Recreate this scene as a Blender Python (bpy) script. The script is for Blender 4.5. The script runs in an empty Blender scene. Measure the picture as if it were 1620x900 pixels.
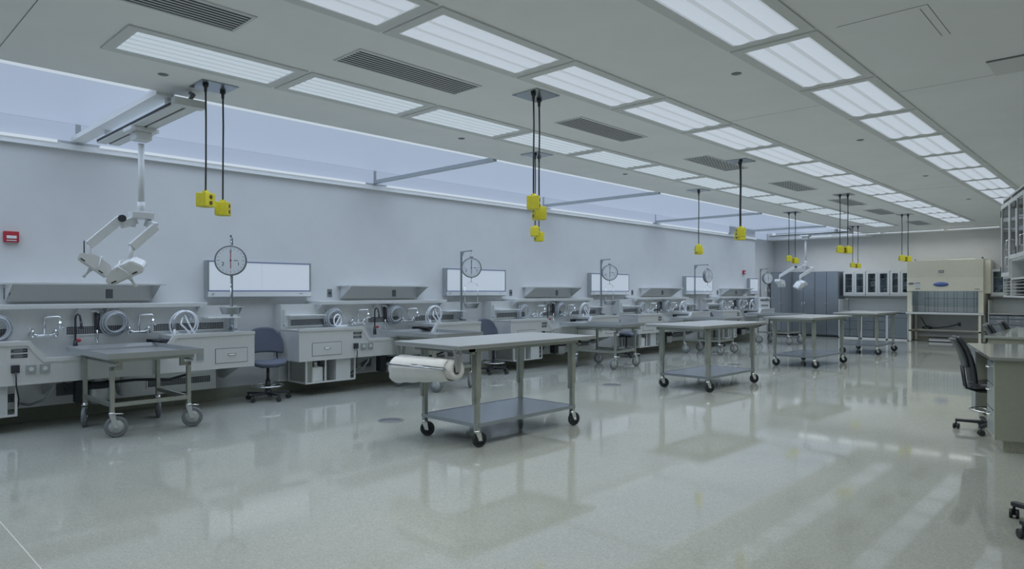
import bpy, bmesh, math, random
from mathutils import Vector, Matrix
random.seed(7)
sc = bpy.context.scene
COL = sc.collection
PI = math.pi
R = math.radians

# ------------------------------------------------------------------ camera, world, exposure
EYE = 1.45
CEIL = 3.23
cam_d = bpy.data.cameras.new('camera'); cam = bpy.data.objects.new('camera', cam_d); COL.objects.link(cam)
cam.location = (0, 0, EYE); cam.rotation_euler = (R(90), 0, R(43.45))
cam_d.sensor_width = 36; cam_d.lens = 1068 / 1620 * 36; cam_d.shift_y = 11.4 / 1620
cam_d.clip_start = .05; cam_d.clip_end = 100
sc.camera = cam
sc.view_settings.view_transform = 'Standard'; sc.view_settings.look = 'None'
sc.view_settings.exposure = 0.0; sc.view_settings.gamma = 1.0; sc.view_settings.use_curve_mapping = False
w = bpy.data.worlds.new('world'); sc.world = w; w.use_nodes = True
w.node_tree.nodes['Background'].inputs[0].default_value = (.55, .66, .8, 1)
w.node_tree.nodes['Background'].inputs[1].default_value = .3

P_FIX = 7.3       # watts per ceiling fixture
P_SKY = 45.0      # watts per skylight bay
P_FARW = 5.5
C_FIX = (.97, 1.0, .99); C_SKY = (.70, .82, 1.0)

def area(name, loc, sx, sy, power, color, spread=120, rot=(0, 0, 0)):
    l = bpy.data.lights.new(name, 'AREA'); l.shape = 'RECTANGLE'; l.size = sx; l.size_y = sy
    l.energy = power; l.color = color
    if spread is None:      # fixtures cut off just below the sight line to their lens, like a prismatic panel
        dist = max(.5, math.hypot(abs(loc[0]), loc[1]) - .75); spread = min(154, max(126, 2 * (math.degrees(math.atan(dist / 4.7)) - 1)), max(100, 2 * (math.degrees(math.atan(dist / 1.8)) - 2)))
    l.spread = R(spread)
    o = bpy.data.objects.new(name, l); COL.objects.link(o); o.location = loc; o.rotation_euler = rot
    return o

# ------------------------------------------------------------------ materials
def nodes(m):
    return m.node_tree.nodes, m.node_tree.links
def mat(name, col, rough=.5, metal=0.0, var=.0, scale=20.0, stretch=(1, 1, 1), bump=0.0, spec=.5, coat=0.0, rvar=0.0):
    m = bpy.data.materials.new(name); m.use_nodes = True
    n, l = nodes(m); b = n['Principled BSDF']
    b.inputs['Base Color'].default_value = (*col, 1); b.inputs['Roughness'].default_value = rough
    b.inputs['Metallic'].default_value = metal; b.inputs['Specular IOR Level'].default_value = spec
    b.inputs['Coat Weight'].default_value = coat; b.inputs['Coat Roughness'].default_value = .08
    tc = n.new('ShaderNodeTexCoord'); mp = n.new('ShaderNodeMapping'); mp.inputs['Scale'].default_value = stretch
    ns = n.new('ShaderNodeTexNoise'); ns.inputs['Scale'].default_value = scale; ns.inputs['Detail'].default_value = 4
    l.new(tc.outputs['Object'], mp.inputs[0]); l.new(mp.outputs[0], ns.inputs['Vector'])
    if var > 0 or True:
        mr = n.new('ShaderNodeMapRange'); mr.inputs['From Min'].default_value = .3; mr.inputs['From Max'].default_value = .7
        mr.inputs['To Min'].default_value = 1 - var - .01; mr.inputs['To Max'].default_value = 1 + var
        mx = n.new('ShaderNodeVectorMath'); mx.operation = 'SCALE'; mx.inputs[0].default_value = col
        l.new(ns.outputs['Fac'], mr.inputs['Value']); l.new(mr.outputs[0], mx.inputs['Scale']); l.new(mx.outputs[0], b.inputs['Base Color'])
    if rvar > 0:
        m2 = n.new('ShaderNodeMapRange'); m2.inputs['To Min'].default_value = max(0, rough - rvar); m2.inputs['To Max'].default_value = rough + rvar
        l.new(ns.outputs['Fac'], m2.inputs['Value']); l.new(m2.outputs[0], b.inputs['Roughness'])
    if bump > 0:
        bp = n.new('ShaderNodeBump'); bp.inputs['Strength'].default_value = bump; bp.inputs['Distance'].default_value = .002
        l.new(ns.outputs['Fac'], bp.inputs['Height']); l.new(bp.outputs[0], b.inputs['Normal'])
    return m
def emis(name, col, strength=1.0, base=(.6, .6, .6)):
    m = mat(name, base, .5); b = m.node_tree.nodes['Principled BSDF']
    b.inputs['Emission Color'].default_value = (*col, 1); b.inputs['Emission Strength'].default_value = strength
    return m
M = {}
M['wall'] = mat('wall_paint', (.59, .60, .60), .75, var=.015, scale=3, bump=.02)
M['ceil'] = mat('ceiling_paint', (.84, .855, .86), .8, var=.015, scale=2)
M['joint'] = mat('ceiling_joint', (.25, .26, .26), .8)  # plain dark colour of the board joints
M['base'] = mat('baseboard_vinyl', (.30, .315, .25), .5, var=.05)
M['steel'] = mat('brushed_steel', (.74, .76, .76), .36, .48, var=.02, scale=12, stretch=(1, 8, 1), rvar=.02)
M['steelv'] = mat('cabinet_steel', (.39, .43, .475), .24, .9, var=.015, scale=6, stretch=(14, 14, .3), rvar=.02)
M['steelt'] = mat('table_steel', (.48, .50, .505), .28, .65, var=.01, scale=3, stretch=(1, 1, 1), rvar=.0)
M['leg'] = mat('leg_steel', (.40, .42, .38), .38, .7, var=.05)
M['chrome'] = mat('chrome', (.75, .77, .78), .12, 1.0)
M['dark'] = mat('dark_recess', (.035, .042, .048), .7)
M['black'] = mat('black_rubber', (.03, .034, .038), .5, var=.1)
M['blackp'] = mat('black_plastic', (.035, .04, .048), .38, var=.08)
M['seat'] = mat('seat_fabric', (.085, .10, .135), .8, var=.12, scale=120, bump=.2)
M['mesh'] = mat('grey_back_plastic', (.10, .115, .12), .5, var=.06)
M['white'] = mat('white_enamel', (.70, .72, .73), .35, var=.02)
M['plastic'] = mat('white_plastic', (.66, .68, .68), .45, var=.03)
M['hose'] = mat('grey_hose', (.42, .45, .48), .3, var=.05)
M['hosew'] = mat('white_hose', (.74, .76, .80), .3, var=.03)
M['yellow'] = mat('yellow_box', (.62, .58, .04), .5, var=.06, scale=30)
M['red'] = mat('red_enamel', (.42, .03, .05), .4)
M['cream'] = mat('cream_enamel', (.80, .78, .66), .42, var=.015)
M['blue'] = mat('blue_emblem', (.10, .16, .42), .4)
M['blueink'] = mat('blue_rail', (.22, .25, .42), .5)
M['greytyre'] = mat('grey_rubber', (.17, .19, .21), .55)
M['hub'] = mat('grey_wheel_disc', (.42, .45, .46), .4)
M['paper'] = mat('paper_roll', (.70, .71, .70), .75, var=.03, scale=9)
M['desk'] = mat('desk_laminate', (.35, .37, .30), .45, var=.03)
M['desktop'] = mat('desk_top_gloss', (.34, .37, .35), .10, var=.02, coat=.5)
M['plate'] = mat('outlet_plate', (.20, .21, .22), .45, .3)
M['platel'] = mat('steel_cover_plate', (.45, .49, .50), .32, .7)
M['ink'] = mat('dial_ink', (.04, .045, .055), .6)
M['dial'] = mat('dial_face', (.66, .69, .71), .45)
M['pale'] = mat('pale_splash', (.55, .58, .58), .3)
M['lightgrey'] = mat('fixture_frame', (.66, .68, .68), .5)
M['brown'] = mat('brown_socket', (.10, .06, .03), .5)
M['olive'] = mat('toe_kick_stone', (.50, .51, .42), .3, var=.3, scale=160)
E_ = {}
M['tube'] = emis('lamp_lens_glow', (.42, .48, .55), 1.0, (.2, .2, .2))
M['refl'] = emis('lamp_reflector', (.30, .34, .38), 1.0, (.3, .3, .3))
M['louv'] = emis('louver_glow', (.38, .45, .51), 1.0, (.3, .3, .3))
M['louvr'] = emis('louver_reflector', (.26, .31, .36), 1.0, (.3, .3, .3))
M['cove'] = emis('cove_glow', (.46, .53, .60), 1.0, (.2, .2, .2))
M['sky'] = emis('skylight_diffuser', (.27, .335, .45), 1.0, (.2, .2, .2))
M['viewer'] = emis('light_box_glow', (.36, .43, .51), .8, (.3, .3, .3))

def glass(name):
    m = bpy.data.materials.new(name); m.use_nodes = True; n, l = nodes(m)
    out = n['Material Output']; n.remove(n['Principled BSDF'])
    t = n.new('ShaderNodeBsdfTransparent'); t.inputs[0].default_value = (.82, .87, .88, 1)
    g = n.new('ShaderNodeBsdfGlossy'); g.inputs['Roughness'].default_value = .03
    f = n.new('ShaderNodeFresnel'); f.inputs[0].default_value = 1.5
    mx = n.new('ShaderNodeMixShader'); l.new(f.outputs[0], mx.inputs[0]); l.new(t.outputs[0], mx.inputs[1]); l.new(g.outputs[0], mx.inputs[2])
    l.new(mx.outputs[0], out.inputs[0]); return m
M['glass'] = glass('glass')
def terrazzo():
    m = bpy.data.materials.new('terrazzo'); m.use_nodes = True; n, l = nodes(m); b = n['Principled BSDF']
    tc = n.new('ShaderNodeTexCoord')
    v = n.new('ShaderNodeTexVoronoi'); v.inputs['Scale'].default_value = 130
    l.new(tc.outputs['Object'], v.inputs['Vector'])
    cr = n.new('ShaderNodeValToRGB'); cr.color_ramp.elements[0].position = 0; cr.color_ramp.elements[0].color = (.27, .288, .262, 1)
    cr.color_ramp.elements[1].position = 1; cr.color_ramp.elements[1].color = (.355, .373, .346, 1)
    e = cr.color_ramp.elements.new(.5); e.color = (.312, .33, .304, 1)
    sp = n.new('ShaderNodeSeparateColor'); l.new(v.outputs['Color'], sp.inputs[0]); l.new(sp.outputs[0], cr.inputs[0])
    ns = n.new('ShaderNodeTexNoise'); ns.inputs['Scale'].default_value = .7; ns.inputs['Detail'].default_value = 3
    l.new(tc.outputs['Object'], ns.inputs['Vector'])
    mr = n.new('ShaderNodeMapRange'); mr.inputs['To Min'].default_value = .88; mr.inputs['To Max'].default_value = 1.12
    l.new(ns.outputs['Fac'], mr.inputs['Value'])
    vm = n.new('ShaderNodeVectorMath'); vm.operation = 'SCALE'; l.new(cr.outputs[0], vm.inputs[0]); l.new(mr.outputs[0], vm.inputs['Scale'])
    l.new(vm.outputs[0], b.inputs['Base Color'])
    n2 = n.new('ShaderNodeTexNoise'); n2.inputs['Scale'].default_value = 1.3; n2.inputs['Detail'].default_value = 5
    l.new(tc.outputs['Object'], n2.inputs['Vector'])
    m3 = n.new('ShaderNodeMapRange'); m3.inputs['To Min'].default_value = .02; m3.inputs['To Max'].default_value = .09
    l.new(n2.outputs['Fac'], m3.inputs['Value']); l.new(m3.outputs[0], b.inputs['Roughness'])
    b.inputs['Specular IOR Level'].default_value = .5
    return m
M['floor'] = terrazzo()

# ------------------------------------------------------------------ mesh helper
class MB:
    def __init__(s): s.bm = bmesh.new(); s.mats = []; s.cur = 0
    def m(s, name):
        if name not in s.mats: s.mats.append(name)
        s.cur = s.mats.index(name); return s
    def _fin(s, faces, smooth=False):
        for f in faces: f.material_index = s.cur; f.smooth = smooth
    def box(s, x0, x1, y0, y1, z0, z1, bev=0.0, rot=None):
        vs = [s.bm.verts.new((x, y, z)) for x in (x0, x1) for y in (y0, y1) for z in (z0, z1)]
        idx = [(0, 1, 3, 2), (4, 6, 7, 5), (0, 4, 5, 1), (2, 3, 7, 6), (0, 2, 6, 4), (1, 5, 7, 3)]
        fs = [s.bm.faces.new([vs[i] for i in q]) for q in idx]; s._fin(fs)
        if rot is not None: bmesh.ops.transform(s.bm, matrix=rot, verts=vs)
        if bev > 0:
            es = list({e for f in fs for e in f.edges})
            r = bmesh.ops.bevel(s.bm, geom=es, offset=bev, segments=2, affect='EDGES', profile=.6)
            s._fin(r['faces'])
        return s
    def cyl(s, p0, p1, r0, r1=None, seg=16, caps=True, smooth=True):
        r1 = r0 if r1 is None else r1
        p0 = Vector(p0); p1 = Vector(p1); d = (p1 - p0).normalized()
        a = d.orthogonal().normalized(); b = d.cross(a)
        A = [s.bm.verts.new(p0 + r0 * (a * math.cos(t) + b * math.sin(t))) for t in [2 * PI * i / seg for i in range(seg)]]
        B = [s.bm.verts.new(p1 + r1 * (a * math.cos(t) + b * math.sin(t))) for t in [2 * PI * i / seg for i in range(seg)]]
        fs = [s.bm.faces.new((A[i], A[(i + 1) % seg], B[(i + 1) % seg], B[i])) for i in range(seg)]; s._fin(fs, smooth)
        if caps: s._fin([s.bm.faces.new(A[::-1]), s.bm.faces.new(B)])
        return s
    def tube(s, pts, r, seg=8, closed=False):
        pts = [Vector(p) for p in pts]; n = len(pts); rings = []; prev = None
        for i, p in enumerate(pts):
            if closed: t = (pts[(i + 1) % n] - pts[i - 1]).normalized()
            else: t = (pts[min(i + 1, n - 1)] - pts[max(i - 1, 0)]).normalized()
            a = t.orthogonal().normalized() if prev is None else (prev - t * prev.dot(t)).normalized()
            prev = a; b = t.cross(a)
            rings.append([s.bm.verts.new(p + r * (a * math.cos(2 * PI * k / seg) + b * math.sin(2 * PI * k / seg))) for k in range(seg)])
        fs = []
        for i in range(n if closed else n - 1):
            A, B = rings[i], rings[(i + 1) % n]
            for k in range(seg): fs.append(s.bm.faces.new((A[k], A[(k + 1) % seg], B[(k + 1) % seg], B[k])))
        s._fin(fs, True)
        if not closed: s._fin([s.bm.faces.new(rings[0][::-1]), s.bm.faces.new(rings[-1])])
        return s
    def prism(s, poly, axis, a0, a1, bev=0):
        # poly: 2D points, extruded along axis ('x': (y,z), 'y': (x,z), 'z': (x,y))
        def P(u, v, a): return {'x': (a, u, v), 'y': (u, a, v), 'z': (u, v, a)}[axis]
        A = [s.bm.verts.new(P(u, v, a0)) for u, v in poly]; B = [s.bm.verts.new(P(u, v, a1)) for u, v in poly]
        n = len(poly); fs = [s.bm.faces.new(A), s.bm.faces.new(B[::-1])]
        fs += [s.bm.faces.new((A[i], B[i], B[(i + 1) % n], A[(i + 1) % n])) for i in range(n)]
        s._fin(fs)
        if bev > 0:
            r = bmesh.ops.bevel(s.bm, geom=list({e for f in fs for e in f.edges}), offset=bev, segments=2, affect='EDGES'); s._fin(r['faces'])
        return s
    def lathe(s, prof, c=(0, 0, 0), seg=24, rot=None, smooth=True):
        rings = []; allv = []
        for r, z in prof:
            if r < 1e-5: v = s.bm.verts.new((0, 0, z)); rings.append([v]); allv.append(v)
            else:
                q = [s.bm.verts.new((r * math.cos(2 * PI * k / seg), r * math.sin(2 * PI * k / seg), z)) for k in range(seg)]; rings.append(q); allv += q
        fs = []
        for A, B in zip(rings, rings[1:]):
            for k in range(seg):
                k2 = (k + 1) % seg
                if len(A) == 1 and len(B) == 1: continue
                if len(A) == 1: fs.append(s.bm.faces.new((A[0], B[k2], B[k])))
                elif len(B) == 1: fs.append(s.bm.faces.new((A[k], A[k2], B[0])))
                else: fs.append(s.bm.faces.new((A[k], A[k2], B[k2], B[k])))
        s._fin(fs, smooth)
        mt = Matrix.Translation(c) @ (rot if rot is not None else Matrix.Identity(4))
        bmesh.ops.transform(s.bm, matrix=mt, verts=allv); return s
    def grid(s, fn, nu, nv, thick=0.0):
        # fn(u,v)->Vector for u,v in 0..1; closed two-sided slab when thick>0 (normal offset)
        V = [[Vector(fn(i / nu, j / nv)) for j in range(nv + 1)] for i in range(nu + 1)]
        N = [[None] * (nv + 1) for _ in range(nu + 1)]
        for i in range(nu + 1):
            for j in range(nv + 1):
                du = V[min(i + 1, nu)][j] - V[max(i - 1, 0)][j]; dv = V[i][min(j + 1, nv)] - V[i][max(j - 1, 0)]
                N[i][j] = du.cross(dv).normalized()
        T = [[s.bm.verts.new(V[i][j] + N[i][j] * thick / 2) for j in range(nv + 1)] for i in range(nu + 1)]
        Bq = [[s.bm.verts.new(V[i][j] - N[i][j] * thick / 2) for j in range(nv + 1)] for i in range(nu + 1)]
        fs = []
        for i in range(nu):
            for j in range(nv):
                fs.append(s.bm.faces.new((T[i][j], T[i + 1][j], T[i + 1][j + 1], T[i][j + 1])))
                fs.append(s.bm.faces.new((Bq[i][j], Bq[i][j + 1], Bq[i + 1][j + 1], Bq[i + 1][j])))
        for i in range(nu):
            fs.append(s.bm.faces.new((T[i][0], Bq[i][0], Bq[i + 1][0], T[i + 1][0]))); fs.append(s.bm.faces.new((T[i][nv], T[i + 1][nv], Bq[i + 1][nv], Bq[i][nv])))
        for j in range(nv):
            fs.append(s.bm.faces.new((T[0][j], T[0][j + 1], Bq[0][j + 1], Bq[0][j]))); fs.append(s.bm.faces.new((T[nu][j], Bq[nu][j], Bq[nu][j + 1], T[nu][j + 1])))
        s._fin(fs, True); return s
    def xf(s, mt):
        bmesh.ops.transform(s.bm, matrix=mt, verts=s.bm.verts); return s
    def build(s, name, parent=None, label=None, loc=None, rotz=0):
        bmesh.ops.recalc_face_normals(s.bm, faces=s.bm.faces)
        me = bpy.data.meshes.new(name); s.bm.to_mesh(me); s.bm.free()
        for k in s.mats: me.materials.append(M[k])
        o = bpy.data.objects.new(name, me); COL.objects.link(o)
        if parent is not None: o.parent = parent
        if loc is not None: o.location = loc; o.rotation_euler = (0, 0, rotz)
        if label: o['label'] = label
        return o
def nb(m='steel'): return MB().m(m)
def tag(o, label, cat, group=None, kind=None):
    o['label'] = label; o['category'] = cat
    if group: o['group'] = group
    if kind: o['kind'] = kind
    return o
def thing(name, label, cat, loc=(0, 0, 0), rotz=0, group=None):
    o = bpy.data.objects.new(name, None); COL.objects.link(o); o.location = loc; o.rotation_euler = (0, 0, rotz)
    o.empty_display_size = .1
    return tag(o, label, cat, group)
def kids(o): return [c for c in bpy.data.objects if c.parent == o]
def dup(root, loc, rotz=0, label=None, group=None):
    def rec(o, par):
        c = o.copy(); COL.objects.link(c)
        if par is not None: c.parent = par
        for ch in kids_map.get(o.name, []): rec(ch, c)
        return c
    kids_map = {}
    for c in bpy.data.objects:
        if c.parent is not None: kids_map.setdefault(c.parent.name, []).append(c)
    r = rec(root, None); r.location = loc; r.rotation_euler = (0, 0, rotz)
    if label: r['label'] = label
    if group: r['group'] = group
    return r
def struct(name, mb, label=None):
    o = mb.build(name); o['kind'] = 'structure'
    if label: o['label'] = label
    return o
ORD = ['nearest', 'second nearest', 'third nearest', 'fourth nearest', 'fifth nearest', 'sixth nearest', 'seventh nearest', 'eighth nearest', 'ninth nearest', 'tenth nearest', 'eleventh nearest', 'twelfth nearest', 'second farthest', 'farthest']

# ------------------------------------------------------------------ room shell
XL = -9.15; YF = 23.2; XR = 3.2; YB = -3.0; SKX = -6.4; SKZ = 3.41; YJ = 20.9; XJ = -9.49
struct('floor', nb('floor').box(XL - .5, XR + .2, YB - .2, YF + .2, -.12, 0))
fj = nb('pale')
fj.box(-8.9, 3.1, .87 - .003, .87 + .003, 0, .0012)
struct('wall_left', nb('wall').box(XL - .15, XL, YB, YJ, 0, SKZ + .1).box(XJ - .15, XJ, YJ - .05, YF, 0, SKZ + .1).box(XJ - .1, XL - .01, YJ - .05, YJ, 0, SKZ + .1))
struct('wall_far', nb('wall').box(XJ - .15, XR + .15, YF, YF + .15, 0, SKZ + .1))
struct('wall_right', nb('wall').box(XR, XR + .15, YB, YF, 0, CEIL + .1))
struct('wall_back', nb('wall').box(XL - .15, XR + .15, YB - .15, YB, 0, SKZ + .1))
struct('ceiling', nb('ceil').box(SKX, XR + .1, YB - .1, YF + .1, CEIL, CEIL + .3).box(XJ - .1, SKX, 22.62, YF + .1, CEIL - .04, CEIL + .3).box(XL - .1, SKX, YB - .1, -2.2, CEIL, CEIL + .3).box(XJ - .15, SKX, -2.2, 22.62, SKZ + .03, SKZ + .2))
struct('trim_1', nb('ceil').box(XL - .0, XL + .05, -2.2, YJ, 3.10, 3.16), 'white ledge under the cove light along the left wall')
j = nb('joint')
j.box(SKX, -4.9, .998, 1.003, CEIL - .002, CEIL)
j.box(-3.2, -2.25, 6.70, 6.704, CEIL - .001, CEIL)
j.box(-1.65, 1.5, 6.74, 6.744, CEIL - .001, CEIL).box(-3.2, -2.25, 13.4, 13.404, CEIL - .001, CEIL)
j.box(-1.54, -1.01, 4.80, 4.804, CEIL - .002, CEIL).box(-1.01, -1.006, 4.8, 5.46, CEIL - .002, CEIL).box(-1.06, -1.056, 4.85, 5.46, CEIL - .002, CEIL)
struct('trim_2', j, 'thin dark joints in the ceiling boards')
struct('trim_3', fj, 'thin pale divider strip in the terrazzo floor')
bb = nb('base').box(XL, XL + .03, YB, YJ, 0, .15)
struct('baseboard_left', bb)
struct('baseboard_far', nb('base').box(XJ, XR, YF - .02, YF, 0, .12))
# skylight bays
beams = [-2.2, 2.25, 6.42, 10.6, 14.95, 19.1, 22.62]
for i in range(6):
    y0, y1 = beams[i], beams[i + 1]
    struct('window_%d' % (i + 1), nb('sky').box(XJ if i == 5 else XL, SKX, y0, y1, SKZ, SKZ + .03), 'pale blue luminous skylight panel of bay %s along the left wall' % ORD[i])
    area('skylight_daylight', ((XL + SKX) / 2, (y0 + y1) / 2, SKZ - .02), abs(XL - SKX) - .3, (y1 - y0) - .3, P_SKY * (y1 - y0) / 4.2, C_SKY, 132)
    struct('window_%d' % (i + 11), nb('sky').box((XJ if i == 5 else XL) + .001, (XJ if i == 5 else XL) + .012, y0 + .03, min(y1, 20.88 if i < 5 else 22.6) - .03, 3.20, SKZ - .005), 'pale side of the skylight recess with added glow above the left wall, %s bay' % ORD[i])  # glow put into the recess side so it looks as lit as the panel
    nx = 'cove_light'
    a = nb('cove').box(SKX - .09, SKX - .005, y0 + .12, y1 - .12, CEIL + .0, CEIL + .04).build('cove_light')
    tag(a, 'slim white cove light strip on the room side of the skylight bay, %s' % ORD[i], 'light', 'cove light strips of the skylight')
    if i < 5:
        b_ = nb('cove').box(XL + .01, XL + .07, y0 + .22, y1 - .22, 3.162, 3.19).build('cove_light')
        tag(b_, 'slim white cove light strip along top of the left wall, %s bay' % ORD[i], 'light', 'cove light strips of the skylight')
for i, y in enumerate(beams[1:-1]):
    wd = .15 if i == 0 else .07
    t_ = struct('trim_%d' % (i + 4), nb('ceil' if i == 0 else 'platel').box(XL, SKX, y - wd / 2, y + wd / 2, 3.20, 3.25), 'pale crossbeam between two skylight panels')

# ------------------------------------------------------------------ ceiling fixtures
FL, FW = 1.168, .472
def fixture(kind):
    t = thing('ceiling_light', 'x', 'ceiling light')
    # origin at the near left corner of the glowing lens, on the ceiling plane
    f = nb('lightgrey'); e = .075; th = .012
    f.box(-e, 0, -e, FL + e, -th, 0).box(FW, FW + e, -e, FL + e, -th, 0).box(0, FW, -e, 0, -th, 0).box(0, FW, FL, FL + e, -th, 0)
    f.build('frame', t)
    if kind == 'lens':
        nb('refl').box(0, FW, 0, FL, -.006, 0).build('reflector', t)
        for k in range(3):
            x = FW * (k + .5) / 3 
            pf = [(x + .058 * math.cos(a), -.006 - .016 * math.sin(a)) for a in [PI * i / 8 for i in range(9)]]
            nb('tube').prism(pf, 'y', .02, FL - .03).build('lamp_lens', t)
    else:
        nb('louvr').box(0, FW, 0, FL, -.006, 0).build('reflector', t)
        for k in range(5):
            x = FW * (k + .5) / 5
            pf = [(x + .030 * math.cos(a), -.006 - .010 * math.sin(a)) for a in [PI * i / 6 for i in range(7)]]
            nb('louv').prism(pf, 'y', .01, FL - .02).build('lamp_lens', t)
    return t
fx = {}
def place_fix(kind, x, y, label, grp):
    if kind not in fx:
        o = fixture(kind); fx[kind] = o; o.location = (x, y, CEIL); o['label'] = label; o['group'] = grp
    else: o = dup(fx[kind], (x, y, CEIL), 0, label, grp)
    area('fixture_or_fill_lamp', (x + FW / 2, y + FL / 2, CEIL - .03), FW * .9, FL * .9, P_FIX, C_FIX, None)
for i in range(14):
    place_fix('louver', -5.48, 1.58 + 1.345 * i, 'five striped narrow ceiling light panel, %s in the row beside the skylight' % ORD[i], 'ceiling lights beside the skylight')
for i in range(14):
    place_fix('lens', -3.753, 1.478 + 1.348 * i, 'three striped ceiling light panel, %s in the middle row' % ORD[i], 'ceiling lights of the middle row')
for i in range(13):
    place_fix('lens', -2.195, 3.474 + 1.348 * i, 'three striped ceiling light panel, %s in the right hand row' % ORD[i if i < 11 else i + 1], 'ceiling lights of the right row')
# lamps without fixtures, added out of view to keep the near floor lit
for i in range(3):
    area('fixture_or_fill_lamp', (-2.195 + FW / 2, 2.1 - 1.348 * i + FL / 2, CEIL - .03), FW * .9, FL * .9, P_FIX, C_FIX, None)
for i in range(3):  # bare fill lamps added to brighten the near left floor
    area('fixture_or_fill_lamp', (-5.24, .85 - 1.345 * i, CEIL - .03), FW * .9, FL * .9, P_FIX * .7, C_FIX, 120)
    area('fixture_or_fill_lamp', (-3.5, .75 - 1.345 * i, CEIL - .03), FW * .9, FL * .9, P_FIX * .7, C_FIX, 120)
for i in range(11):  # more bare lamps out of view to the right, no fixtures around them
    area('fixture_or_fill_lamp', (1.2, 0 + 2.0 * i, CEIL - .03), FW * .9, FL * .9, P_FIX * 1.1, C_FIX, None)
# wall washing strips before the far wall
for i, (a, b) in enumerate([(-8.35, -7.35), (-7.15, -5.95), (-5.85, -4.3), (-4.2, -3.0)]):
    t = thing('strip_light', ['short slim ceiling strip light before the far wall, beside the skylight', 'slim strip light by far wall, above the tall steel cabinets', 'slim strip light by far wall, above the glass door cupboards', 'slim strip light by far wall, above the cream safety cabinet'][i], 'ceiling light', (a, 22.22, CEIL), 0, 'strip lights by the far wall')
    L = b - a
    nb('cove').box(.02, L - .02, .01, .30, -.02, 0).build('lamp_lens', t)
    nb('lightgrey').box(0, L, -.005, .01, -.021, 0).box(0, L, .30, .315, -.021, 0).build('frame', t)
    area('strip_lamp', ((a + b) / 2, 22.28, CEIL - .05), L * .9, .1, P_FARW, C_FIX, 160)

# air vents
def vent(n, x, y, lx, ly, label, cross=False):
    t = thing('air_vent', label, 'air vent', (x, y, CEIL), 0, 'slotted air vents in the ceiling')
    f = nb('lightgrey'); e = .02
    f.box(-e, lx + e, -e, 0, -.008, 0).box(-e, lx + e, ly, ly + e, -.008, 0).box(-e, 0, 0, ly, -.008, 0).box(lx, lx + e, 0, ly, -.008, 0)
    f.build('frame', t)
    nb('dark').box(0, lx, 0, ly, -.001, 0).build('slot_backing', t)
    s = nb('lightgrey'); N = 8
    for k in range(N):
        xx = lx * (k + .5) / N; s.box(xx - lx / N * .18, xx + lx / N * .18, 0, ly, -.0022, -.0008)
    if cross:
        for k in range(1, 12): yy = ly * k / 12; s.box(0, lx, yy - .012, yy + .012, -.0022, -.0008)
    s.build('slat', t)
for i, y in enumerate([.82, 2.84, 5.48, 8.16, 10.93, 13.72, 15.95, 19.3]):
    vent(i, -4.54, y, .32, 1.2, '%s slotted air vent between the left and middle light rows' % (ORD[i] if i < 7 else 'farthest').capitalize(), i >= 3)
# grille panel at the right of the ceiling
t = thing('air_vent', 'plain grey ceiling return panel near the top right of the photo', 'air vent', (-.93, 6.33, CEIL))
nb('lightgrey').box(0, .62, 0, .44, -.006, 0).build('panel', t)
nb('plate').box(0, .62, -.02, 0, -.01, 0).build('rim', t)
# sprinklers
for i, (x, y) in enumerate([(-5.88, 2.05), (-2.46, 5.26), (-5.82, 5.29), (-5.78, 8.59), (-2.48, 8.56), (-2.52, 11.9), (-2.55, 15.45)]):
    o = nb('plate').lathe([(0, -.010), (.018, -.010), (.040, -.003), (.042, 0), (0, 0)], seg=20).build('sprinkler_cover', loc=(x, y, CEIL))
    tag(o, 'small round dark sprinkler cover on ceiling, ' + ['above the nearest yellow outlet boxes', 'nearest one between the middle and right light rows', 'second one along the skylight edge', 'third one along the skylight edge', 'second one between the middle and right light rows', 'third one between the middle and right light rows', 'farthest one between the middle and right light rows'][i], 'sprinkler', 'sprinkler covers on the ceiling')

# hanging yellow outlet boxes
WHERE = ['beside the first skylight beam', 'between the nearest air vents', 'hanging lowest behind the tall middle pair', 'over the second steel table', 'over the third light box', 'above the third steel table', 'pair in front of the tall steel cabinets', 'above the cupboards left of the safety cabinet', 'lowest, before the glass door cupboards']
plates = [(-5.90, 2.47, 2.23, 2.18), (-4.04, 4.58, 2.24, 2.17), (-5.79, 6.58, 2.22, 2.17), (-4.06, 8.80, 2.25, 2.22), (-5.77, 10.85, 2.20, 2.17), (-4.09, 13.15, 2.22, 2.21), (-5.85, 15.3, 2.19, 2.14), (-4.12, 17.5, 2.22, 2.20), (-5.85, 19.75, 2.17, 2.15)]
def pendant(zc, label, loc, rz):
    t = thing('pendant_outlet', label, 'hanging outlet', loc, rz, 'yellow hanging outlet boxes')
    L = CEIL - .012 - zc
    nb('blackp').tube([(0, 0, L), (.004, 0, L * .7), (0, .004, L * .35), (0, 0, .07)], .0075, 8).build('cord', t)
    nb('black').lathe([(0, L - .0), (.024, L), (.024, L - .015), (.013, L - .03), (.012, L - .065), (0, L - .065)], seg=14).build('strain_relief', t)
    s = .055
    nb('yellow').box(-s, s, -s, s, -.06, .06, .007).box(-.02, .02, -.02, .02, .055, .08, .004).build('outlet_box', t)
    for sg in (1, -1):
        for z in (-.025, .025):
            nb('brown').cyl((sg * s, 0, z), (sg * (s + .004), 0, z), .017, seg=14).build('socket', t)
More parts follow.
